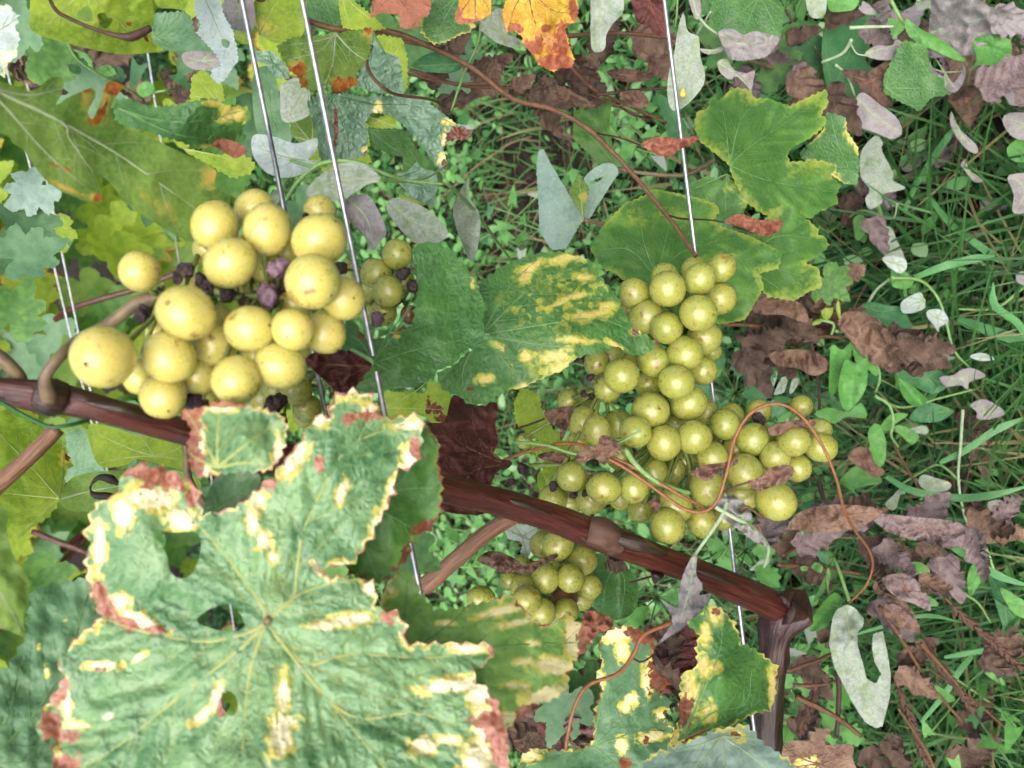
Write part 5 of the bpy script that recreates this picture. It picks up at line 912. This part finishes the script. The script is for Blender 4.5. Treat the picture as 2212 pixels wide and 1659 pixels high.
bw('half-dead bindweed creeping among brown litter at the upper left', [('145,90,.55 170,130,.56 230,170,.58 280,195,.6 310,215,.62', .0011, 'stem_g'), ('330,200,.6 360,195,.6 385,190,.62', .0009, 'stem_g')],
   [('295,190 315,176 333,185 332,200 312,210 300,205', .60, 'bind', dict(gs=5, sec=3)), ('105,105 120,108 115,140 105,145', .58, 'bind', dict(gs=5, sec=2)), ('125,115 150,108 170,125 155,135 135,135', .58, 'bind', dict(gs=5, sec=2)), ('152,140 175,145 172,160 150,155', .58, 'bind', dict(gs=5, sec=2)), ('210,150 235,140 250,160 225,165', .58, 'bind', dict(gs=5, sec=2)),
    ('135,140 150,165 165,168 150,170', .57, 'lime', dict(gs=5, sec=0)), ('160,150 210,150 250,168 210,182 170,175', .62, 'blue', dict(gs=6, sec=3)), ('235,150 260,145 270,170 250,185', .63, 'bindd', dict(gs=6, sec=3)), ('395,115 430,110 475,118 470,150 420,150 397,135', .5, 'mildp', dict(gs=6, sec=3)), ('353,100 380,90 400,95 385,108', .48, 'mildp', dict(gs=6, sec=3)),
    (100, 150, .66, 60, 40, 'bindd'), (300, 140, .68, 60, 200, 'bindd'), (380, 160, .66, 50, 120, 'bindd'), (200, 135, .7, 50, 300, 'bind')], P(145, 90, .55))

# ------------------------------------------------------------------ tangles of dead leaves and dry stems
def tangle(label, n, boxes, mats, stems=(), size=(60, 110), d=(.5, .56), seed=0, ang=90, traced=()):
    rg = random.Random(seed); x0, y0, x1, y1 = boxes[0]
    root = empty('dead_weed', P((x0+x1)/2, (y0+y1)/2, sum(d)/2), label, 'dead weed')
    for s, r, m_ in stems: tube('stem', pxl(s), r, r*.8, M[m_], root, None, 8, 0, .15)
    for a in traced: leaf(a[0], a[1], a[2], root, name='dried_leaf', **(a[3] if len(a) > 3 else dict(gs=5, sec=4, wave=.005, wl=30, ridge=True)))
    for i in range(n):
        bx = boxes[i % len(boxes)]
        place_px(T_dead, 'dried_leaf', rg.uniform(bx[0], bx[2]), rg.uniform(bx[1], bx[3]), rg.uniform(*d), rg.uniform(*size), ang+rg.uniform(-70, 70), rg.choice(mats), root, .7, 50, rg)
    return root
tangle('dark brown mass of dry leaves along the top, left of the single wire', 24, [(890, 120, 1180, 230), (1180, 90, 1400, 150), (1100, 170, 1250, 220)], ['dead', 'dead', 'dead2'],
       [('885,150,.5 1000,185,.51 1120,190,.52 1260,200,.53 1400,260,.54', .0011, 'stem_b'), ('1200,80,.48 1330,72,.49 1460,82,.5', .0014, 'stem_b'), ('880,160,.52 980,180,.5 1080,178,.5', .0009, 'stem_b'), ('1220,130,.5 1280,190,.51 1350,225,.52 1440,265,.53', .001, 'stem_b'), ('1290,205,.5 1370,195,.5 1440,190,.5', .001, 'stem_d'), ('1340,230,.53 1370,250,.53 1410,255,.54', .0005, 'stem_d'), ('800,68,.47 900,95,.48 960,90,.49', .0012, 'stem_b')], (40, 85), (.49, .56), 11, 100,
       [('1175,195 1210,185 1240,200 1290,230 1260,233 1210,222 1185,222', .485, 'dead'), ('1310,155 1350,148 1410,160 1395,175 1340,175', .49, 'dead'), ('1340,200 1380,195 1400,215 1395,230 1360,232 1345,215', .5, 'dead2')])
tangle('brown dried leaves strung on a stem beside the right-hand bunch', 18, [(1600, 640, 1760, 690), (1580, 720, 1720, 770), (1780, 690, 1960, 770)], ['dead', 'dead', 'dead2'],
       [('1560,700,.56 1640,705,.57 1720,728,.58 1800,728,.6 1900,750,.62', .0013, 'stem_b'), ('1750,730,.58 1765,800,.6 1770,870,.62 1765,920,.64', .0012, 'stem_d'), ('1640,565,.48 1600,600,.49 1540,640,.5', .0006, 'stem_b')], (60, 110), (.57, .64), 12, 100,
       [('1610,650 1635,633 1680,635 1735,660 1745,695 1715,690 1690,680 1650,680 1625,672', .56, 'dead2'), ('1810,700 1830,672 1880,680 1920,710 1935,740 2000,745 1975,770 1920,780 1905,795 1870,775 1840,740', .60, 'dead2'), ('1660,765 1700,755 1760,760 1795,790 1760,812 1720,795 1680,790', .6, 'dead2')])
tangle('long heap of tan and grey-brown dead leaves at the lower right', 32, [(1720, 1100, 2080, 1160), (1880, 1150, 2100, 1230), (1880, 1230, 2020, 1300), (1640, 1130, 1740, 1200), (2090, 1110, 2200, 1160)], ['dead2', 'dead', 'deadp', 'dead2', 'deadp'],
       [('1680,1220,.5 1760,1225,.52 1860,1240,.54', .0012, 'stem_b'), ('1690,1200,.52 1760,1160,.54', .0012, 'stem_b'), ('1900,1310,.56 1960,1400,.58 2010,1480,.6 2080,1560,.62', .0012, 'stem_b'), ('1960,1320,.58 2060,1480,.6 2120,1560,.62', .001, 'stem_d')], (50, 95), (.5, .60), 13, 90,
       [('1700,1140 1730,1105 1800,1090 1880,1095 1905,1110 1850,1140 1780,1150 1720,1145', .5, 'dead2'), ('1880,1110 1960,1115 2075,1130 2078,1175 2050,1185 1990,1170 1920,1150', .52, 'deadp'), ('1905,1250 1960,1240 2000,1280 2010,1320 1975,1305 1935,1290', .53, 'deadp')])
tangle('dark dry leaves in the shade at the bottom centre', 16, [(1105, 1540, 1290, 1659), (1380, 1430, 1460, 1480)], ['dead', 'dead', 'wine'], [('1110,1600,.5 1200,1590,.5 1290,1640,.5', .001, 'stem_b')], (80, 130), (.44, .54), 14, 60,
       [('1215,1560 1250,1552 1285,1565 1280,1600 1255,1608 1235,1600', .40, 'deadp'), ('1255,1345 1270,1320 1300,1325 1325,1340 1318,1360 1290,1370 1275,1395 1265,1380', .32, 'rust')])
tangle('brown dry leaves and stalks right of the trunk', 15, [(1690, 1380, 1800, 1470), (1690, 1590, 1800, 1659), (1920, 1400, 2000, 1460), (1850, 1580, 1960, 1640), (2080, 1400, 2160, 1440)], ['dead', 'dead', 'dead2'],
       [('1720,1505,.55 1800,1545,.55 1860,1590,.56', .0018, 'stem_b'), ('1810,1420,.54 1812,1500,.55 1808,1590,.56', .0018, 'stem_d'), ('1700,1450,.52 1780,1420,.53 1830,1390,.54', .0012, 'stem_b'), ('1680,1400,.5 1740,1350,.5 1790,1330,.51', .0012, 'stem_b'), ('1715,1480,.54 1760,1480,.54 1810,1470,.55', .0012, 'stem_b'), ('1990,1390,.58 2060,1470,.6 2110,1540,.62', .0014, 'stem_b'), ('1940,1530,.58 2000,1620,.6 2030,1690,.6', .001, 'stem_b')], (45, 85), (.54, .66), 15, 90)
tangle('small curled brown leaves on orange stems draped over the right-hand bunch', 0, [(1240, 950, 1700, 1060)], ['dead2'],
       [('1030,1030,.39 1080,1000,.39 1110,985,.385 1180,965,.375 1240,958,.368 1290,975,.362 1360,1005,.36 1420,1040,.36 1470,1070,.36 1520,1095,.362', .0008, 'stem_o'),
        ('1280,975,.36 1340,1005,.358 1400,1045,.358 1440,1075,.358 1480,1100,.358 1520,1105,.356 1550,1080,.352 1570,1020,.35 1588,945,.35 1625,890,.35 1680,872,.35 1730,898,.352 1775,960,.355 1805,1030,.36 1825,1105,.38 1850,1150,.41 1878,1190,.44 1885,1225,.46 1870,1265,.47 1835,1302,.485', .00075, 'stem_o'),
        ('1110,955,.38 1180,962,.372 1240,980,.368 1290,985,.365', .0008, 'stem_g'), ('1350,970,.362 1375,1005,.36 1410,1035,.36 1450,1055,.362 1490,1065,.365', .0013, 'stem_g'), ('1335,958,.362 1360,945,.358 1383,931,.356', .0007, 'stem_g'),
        ('1120,925,.42 1150,915,.41 1175,905,.40', .0006, 'stem_d'), ('1590,1130,.37 1610,1095,.366 1650,1120,.37', .0006, 'stem_b'), ('1560,1065,.36 1590,1050,.36 1625,1040,.358', .0005, 'stem_d')], (60, 90), (.36, .38), 16, 90,
       [('1243,985 1265,965 1290,962 1295,945 1310,940 1335,955 1345,975 1320,985 1305,1005 1285,990 1262,1000 1250,1000', .357, 'dead2'), ('1175,890 1210,880 1240,878 1232,905 1222,935 1210,952 1208,925 1190,915', .36, 'dead'), ('1488,1022 1520,1005 1570,998 1595,985 1588,1005 1555,1018 1530,1040 1505,1030', .356, 'dead2'), ('1612,1040 1640,1030 1665,1010 1705,1005 1715,1020 1695,1045 1670,1050 1640,1062 1622,1050', .357, 'dead2'),
        ('1660,925 1690,912 1750,905 1760,920 1710,930 1680,940 1665,940', .385, 'dead2'), ('1400,1085 1425,1075 1420,1110 1410,1100', .372, 'dead'), ('1160,985 1190,975 1230,985 1225,1000 1190,998', .39, 'dead'), ('1830,985 1855,965 1880,975 1890,1000 1912,1020 1890,1032 1870,1020 1850,1005', .56, 'dead2')])
tangle('brown shrivelled leaves hanging under the cane above the lower bunch', 3, [(1290, 1190, 1330, 1215)], ['dead'], [('1360,1260,.42 1390,1250,.42 1430,1240,.43', .0006, 'stem_d'), ('1450,1345,.325 1390,1372,.32 1368,1415,.318 1335,1455,.315 1270,1480,.312 1240,1530,.31 1226,1590,.312 1222,1620,.315', .0008, 'stem_o'), ('1362,1418,.318 1385,1430,.322 1412,1415,.33', .0004, 'stem_d')], (40, 60), (.41, .43), 17, 90,
       [('1090,1235 1110,1225 1150,1215 1200,1195 1202,1205 1170,1220 1145,1240 1110,1235', .395, 'dead'), ('1030,1210 1060,1190 1100,1200 1130,1225 1090,1240 1060,1225', .42, 'dead')])

tangle('grey and brown withered leaves crowding the top right corner', 30, [(1690, 0, 1800, 230), (1840, 0, 2010, 120), (2090, 140, 2212, 330), (1560, 90, 1700, 190), (2020, 20, 2212, 130)], ['mildp', 'deadp', 'dead', 'deadp', 'dead2'],
       [('1700,20,.62 1740,120,.63 1760,220,.64', .0011, 'stem_b'), ('1590,120,.56 1680,150,.6 1760,175,.62', .0015, 'stem_p'), ('1760,100,.6 1775,140,.61 1765,180,.6 1775,215,.61', .0006, 'stem_b'), ('2020,150,.63 2060,230,.64 2120,300,.66', .0008, 'stem_b'), ('1980,0,.6 2060,40,.6 2160,60,.6', .001, 'stem_gw')], (50, 100), (.54, .66), 18, 110)
tangle('curled grey-brown leaves down the right edge beside the bare soil', 16, [(2100, 300, 2212, 520), (1830, 380, 1900, 480), (1950, 300, 2080, 350)], ['deadp', 'mildp', 'dead'], [('2060,330,.68 2100,420,.68 2140,520,.69', .0008, 'stem_b'), ('1900,520,.72 1960,490,.72 2010,500,.72', .0006, 'stem_b'), ('1880,560,.74 1900,600,.74', .0006, 'stem_b')], (40, 80), (.66, .74), 19, 120)
tangle('dark dead leaves and black stems at the lower right edge', 14, [(2040, 880, 2160, 1000), (1980, 1000, 2212, 1060), (2120, 1380, 2212, 1480), (1960, 1560, 2120, 1659)], ['dead', 'dead', 'dead2'], [('2090,900,.66 2100,980,.66 2080,1090,.67 2110,1180,.68', .0008, 'stem_d'), ('1930,960,.66 1970,1030,.66 2000,1080,.66', .001, 'stem_b'), ('1770,1040,.6 1780,1100,.6 1765,1180,.6', .0016, 'stem_d'), ('2000,1440,.64 2100,1510,.65 2180,1580,.66', .0009, 'stem_b')], (50, 90), (.66, .72), 20, 100)
tangle('brown litter and broken leaves at the upper left behind the olive leaf', 16, [(60, 120, 400, 180), (230, 150, 420, 220), (20, 140, 110, 200)], ['dead', 'dead2', 'dead'], [('60,150,.7 200,170,.72 380,210,.74', .0008, 'stem_b')], (50, 90), (.66, .76), 22, 80)
# wandering bindweed in the grass
wr = random.Random(55)
for lab, cx, cy, d, n, spr in [('green bindweed patch in the grass between the grapes and the far right edge', 1980, 820, .70, 16, 110), ('green bindweed patch at the right edge above the broad grass blade', 2120, 960, .70, 14, 80), ('green bindweed patch in the bottom right corner', 2100, 1540, .68, 16, 110), ('green bindweed patch right of the bare soil', 2080, 580, .72, 14, 100), ('green bindweed patch in the grass above the mottled leaf', 1120, 500, .85, 16, 90),
                               ('green bindweed patch in the grass beside the orange shoot', 1350, 300, .80, 14, 80), ('green bindweed patch under the lower bunch', 1000, 1180, .75, 14, 80), ('green bindweed patch left of the notched grey leaf', 1760, 1440, .66, 10, 70), ('green bindweed patch below the single wire and grapes', 1600, 1180, .68, 10, 70)]:
    root = empty('bindweed_plant', P(cx, cy, d+.05), lab, 'bindweed'); pv = None
    for i in range(n):
        a = i*2.4+wr.random(); r = spr*math.sqrt((i+.5)/n); x, y = cx+r*math.cos(a), cy+r*math.sin(a); dd = d+wr.uniform(-.03, .05)
        place_px(T_bind, 'leaf', x, y, dd, wr.uniform(34, 70)*.62/d, wr.uniform(0, 360), wr.choice(['bind', 'bind', 'bindd', 'mild' if wr.random() < .4 else 'bind']), root, .5, 50, wr)
        if pv and i % 2: tube('stem', [P(*pv), P((pv[0]+x)/2+wr.uniform(-20, 20), (pv[1]+y)/2+wr.uniform(-20, 20), (pv[2]+dd)/2+.01), P(x, y, dd)], .0008, .0007, M['stem_g'], root, 8, 5)
        pv = (x, y, dd)

# ------------------------------------------------------------------ toothed herbs, seed heads and long grass blades
hr = random.Random(77)
def herb(label, cx, cy, n, spread, d, size, mat='bind'):
    root = empty('toothed_herb', P(cx, cy, d+.03), label, 'weed', 'toothed herbs in the grass')
    for i in range(n):
        a = i*2.4; r = spread*math.sqrt((i+.5)/n); x, y = cx+r*math.cos(a), cy+r*math.sin(a)
        place_px(T_herb, 'leaf', x, y, d+hr.uniform(-.02, .02), size*hr.uniform(.7, 1.2), math.degrees(a)+90, mat, root, .35, 50, hr)
        tube('stem', [P(cx, cy, d+.05), P((cx+x)/2, (cy+y)/2, d+.03), P(x, y, d)], .0006, .0005, M['stem_g'], root, 6, 5)
    return root
herb('toothed green herb right of the single wire below the grapes', 1610, 1190, 8, 60, .56, 60)
herb('toothed green herb under the cane, left of the glossy upright leaf', 1420, 1290, 10, 80, .60, 60)
herb('toothed green herb between the grapes and the dead leaves', 1590, 850, 10, 70, .62, 56, 'bindd')
herb('toothed green herb beside the trunk at the lower right', 1740, 1550, 10, 80, .66, 60)
herb('toothed green herb above the dead-leaf heap', 1740, 1160, 6, 50, .64, 50, 'bindd')
def seedhead(label, s, seed):
    rg = random.Random(seed); pl = pxl(s); root = empty('seed_head', pl[0], label, 'seed head', 'dry seed heads')
    tube('stalk', pl, .0008, .0006, M['stem_b'], root, 40, 6); path = catmull(pl, 60); V, F, L = [], [], []
    for i in range(6, 60):
        for k in range(2):
            t = (path[min(i+1, 60)]-path[i-1]).normalized(); side = Vector((rg.uniform(-1, 1), rg.uniform(-1, 1), rg.uniform(-1, 1))).cross(t).normalized(); dr = (t+side*.7).normalized()
            p = [path[i]-pl[0]+dr*q for q in (0, .0025, .006)]; v, f, l = tube_data(p, [.0004, .0011, .0002], 5); b = len(V); V += v; F += [tuple(b+j for j in q) for q in f]; L += l
    tag(link('husk', mesh('husk', V, F, {'lp': L}), M['sheath'], root, pl[0]), kind='stuff')
seedhead('dry seed head slanting across the lower right edge', '2040,1290,.56 2090,1340,.56 2150,1390,.56 2240,1470,.56', 1)
seedhead('dry seed head in the grass below the notched grey leaf', '1980,1390,.6 2040,1450,.6 2100,1530,.61', 2)
seedhead('dry seed stalk beside the trunk at the bottom', '1770,1460,.58 1755,1510,.58 1730,1580,.59', 3)
seedhead('dry seed stalk at the bottom right, near the edge', '1930,1460,.62 1970,1560,.62 2000,1650,.62', 4)
def gblade(label, s, w, mat='bindd'):
    pl = pxl(s); path = catmull(pl, 24); V, F, L = [], [], []
    for i, p in enumerate(path):
        t = (path[min(i+1, 24)]-path[max(i-1, 0)]).normalized(); n = t.cross(Fw).normalized(); f = i/24; ww = w*(.35+.65*math.sin(min(1, f*1.6+.25)*math.pi*.5))*(1-max(0, f-.75)/.25*.9)
        for q, e in ((-1, 0), (0, .0004), (1, 0)): V.append(p-path[0]+n*q*ww+Fw*e); L.append((f*5, q, 0))
    for i in range(24): F += [(3*i, 3*i+3, 3*i+4, 3*i+1), (3*i+1, 3*i+4, 3*i+5, 3*i+2)]
    z = [0]*len(V); o = link('grass_blade', mesh('grass_blade', V, F, dict(lp=L, yel=z, brn=z, ved=[9]*len(V))), M[mat], None, path[0]); tag(o, label, 'grass blade', 'long grass blades')
M['gbl'] = leaf_mat('long_grass', (.06, .19, .065), (.09, .26, .085), trans=.3, rough=.45, bump=.05)
for lab, s, w in [('broad curved grass blade ending at the right edge below centre', '1915,1030,.60 1970,1060,.59 2060,1075,.58 2140,1070,.57 2240,1045,.56', .0026), ('grass blade slanting over the dead-leaf heap', '1960,1090,.55 2010,1140,.54 2080,1195,.53 2160,1245,.52 2240,1270,.51', .0024), ('grass blade rising across bare soil at the upper right', '1955,455,.70 1975,405,.69 2010,350,.67 2045,300,.65 2065,270,.65', .0028),
                 ('grass blade leaning right over bare soil', '2010,430,.68 2050,480,.67 2100,520,.66 2160,560,.66 2215,575,.66', .0030), ('wide pale grass blade along the right side', '2070,690,.66 2110,705,.65 2170,725,.64 2240,745,.63', .0042), ('grass blade crossing the right edge above centre', '1975,600,.64 2040,575,.64 2100,560,.63 2150,552,.63', .003),
                 ('upright grass blade near the right edge', '2225,750,.62 2200,700,.62 2150,660,.62 2145,610,.62', .0028), ('grass blade at right edge level with the grapes', '2030,1000,.66 2090,970,.65 2150,930,.64 2230,895,.63', .0028), ('long blade in the lower right corner grass', '1990,1560,.66 2040,1500,.65 2080,1440,.65 2120,1400,.66', .0024), ('thin blade below the dead-leaf heap', '1850,1370,.66 1920,1350,.65 2000,1330,.64 2080,1345,.65', .0016),
                 ('blade beside the notched grey leaf', '2040,1420,.64 2100,1410,.64 2180,1395,.64', .002)]: gblade(lab, s, w, 'gbl')

# ------------------------------------------------------------------ neighbouring row
fr = random.Random(21)
def far_vine(x, y, label, n, zlo=.05, zhi=1.30, big=True):
    root = empty('grape_vine', (x, y, 0), label, 'vine', 'vines of the neighbouring row')
    tube('trunk', [Vector((x, y, -.02)), Vector((x+.02, y, .2)), Vector((x-.01, y, .4))], .02, .015, M['oldwood'], root, 12, 12, .15, .2)
    for k in range(3):
        a = fr.uniform(-.5, .5); tube('cane', [Vector((x, y, .38)), Vector((x+a*.5, y-.03, .5+.1*k)), Vector((x+a, y-.06, .7+.25*k))], .006, .003, M['cane'], root, 14, 8)
    for i in range(n):
        p = Vector((x+fr.uniform(-.55, .55), y+fr.gauss(0, .10), fr.uniform(zlo, zhi)))
        nrm = Vector((fr.gauss(0, .5), -1, fr.gauss(.5, .5))); mt = fr.choice(['lime', 'lit', 'blue', 'lime', 'pale', 'under', 'mid', 'lime'])
        place(fr.choice([T_vine, T_vine, T_vine_y]), 'leaf', p, nrm, Vector((fr.uniform(-1, 1), 0, fr.uniform(-1, .3))), fr.uniform(.65, 1.05), mt, root, None, fr)
for i, (x, lab) in enumerate([(-1.25, 'neighbouring vine seen through the gap at the bottom left'), (-.35, 'neighbouring vine behind the red cane, left edge'), (.55, 'neighbouring vine behind the olive leaf, upper left')]):
    far_vine(x, 1.62, lab, 150)
def foliage(name, n, seed, y, x0, x1, z0, z1, mat):
    rg = random.Random(seed); V, F, at = [], [], {k: [] for k in ('lp', 'yel', 'brn', 'ved')}
    for _ in range(n):
        me = rg.choice(T_vine); b = len(V); s = rg.uniform(.7, 1.1); o = Vector((rg.uniform(x0, x1), y+rg.gauss(0, .14), rg.uniform(z0, z1)))
        R = Matrix.Rotation(rg.uniform(0, 6.28), 3, 'Z'); R = Vector((rg.gauss(0, .5), -1, rg.gauss(.5, .4))).to_track_quat('Z', 'Y').to_matrix() @ R
        V += [o+R@(v.co*s) for v in me.vertices]; F += [tuple(b+i for i in p.vertices) for p in me.polygons]; nv = len(me.vertices)
        at['lp'] += [tuple(Vector(q.vector)+o*30) for q in me.attributes['lp'].data]; at['yel'] += [0]*nv; at['brn'] += [0]*nv; at['ved'] += [9]*nv
    return tag(link(name, mesh(name, V, F, at), M[mat]), 'mass of vine leaves in the rows beyond', 'foliage', kind='stuff')
foliage('far_foliage', 600, 31, 1.85, -2.6, 2.2, .02, 1.40, 'lit'); foliage('far_foliage', 450, 34, 1.8, -2.6, 2.2, .02, 1.40, 'lime'); foliage('far_foliage', 450, 32, 3.5, -4, 3.5, .1, 1.7, 'lime'); foliage('far_foliage', 350, 33, 5.4, -6, 6, .1, 2.0, 'lit')
for (a, lab) in [((75, 400, 1.15, 195, 900, 1.2), 'left one of the paired thin wires in front of the far vines'), ((112, 440, 1.15, 228, 1000, 1.2), 'right one of the paired thin wires in front of the far vines'), ((380, 520, 1.3, 392, 600, 1.31), 'thin far wire showing beside the single loose grape')]:
    wire(*a, .0013, lab, (1.5, 1.5), 'trellis wires of the neighbouring row')
fc = empty('vine_cane', P(300, 620, 1.2), 'red cane of the neighbouring vine between the left grapes', 'cane'); tube('bark', pxl('120,690,1.22 165,662,1.2 300,622,1.2 380,590,1.2 440,558,1.2'), .0042, .0032, M['cane'], fc, 24, 10, .1, .1)
fc = empty('vine_cane', P(120, 1170, 1.2), 'dark red cane of the neighbouring vine below the lime leaf', 'cane'); tube('bark', pxl('70,1148,1.2 130,1172,1.2 200,1198,1.2 330,1260,1.2'), .0042, .0036, M['cane'], fc, 24, 10, .1, .1)
# leaves of the near vine further back, filling the canopy
for (x, y, d, size, ang, mt) in [(470, 250, .55, 130, 160, 'lit'), (560, 250, .5, 120, 200, 'blue'), (640, 440, .5, 100, 140, 'blue'), (700, 300, .52, 130, 90, 'lime'), (860, 60, .55, 140, 180, 'mid'), (960, 130, .6, 120, 120, 'blue'), (430, 80, .55, 120, 150, 'blue'), (150, 200, .6, 120, 100, 'blue'), (60, 120, .55, 120, 60, 'lit'),
                                 (40, 450, .5, 110, 130, 'blue'), (30, 560, .45, 110, 60, 'blue'), (100, 480, .6, 90, 190, 'lime'), (20, 700, .5, 110, 20, 'lit'), (90, 400, .5, 90, 240, 'pale'), (340, 400, .5, 110, 160, 'blue'), (60, 20, .5, 110, 200, 'blue'), (1560, 40, .58, 130, 120, 'mid'), (1700, 90, .62, 120, 160, 'bindd'), (1800, 130, .62, 120, 200, 'mid'), (1640, 150, .6, 110, 40, 'mid'),
                                 (250, 930, .5, 120, 100, 'blue'), (300, 1130, .5, 110, 200, 'lit'), (50, 1250, .5, 130, 140, 'lit'), (850, 1180, .36, 110, 120, 'mid'), (1230, 1500, .4, 110, 200, 'blue'), (1260, 1460, .42, 90, 150, 'mid'), (1780, 600, .56, 70, 140, 'lit'), (1180, 990, .5, 80, 60, 'lime')]:
    place_px(T_vine, 'leaf', x, y, d, size, ang, mt, vine, .35, 90, fr)
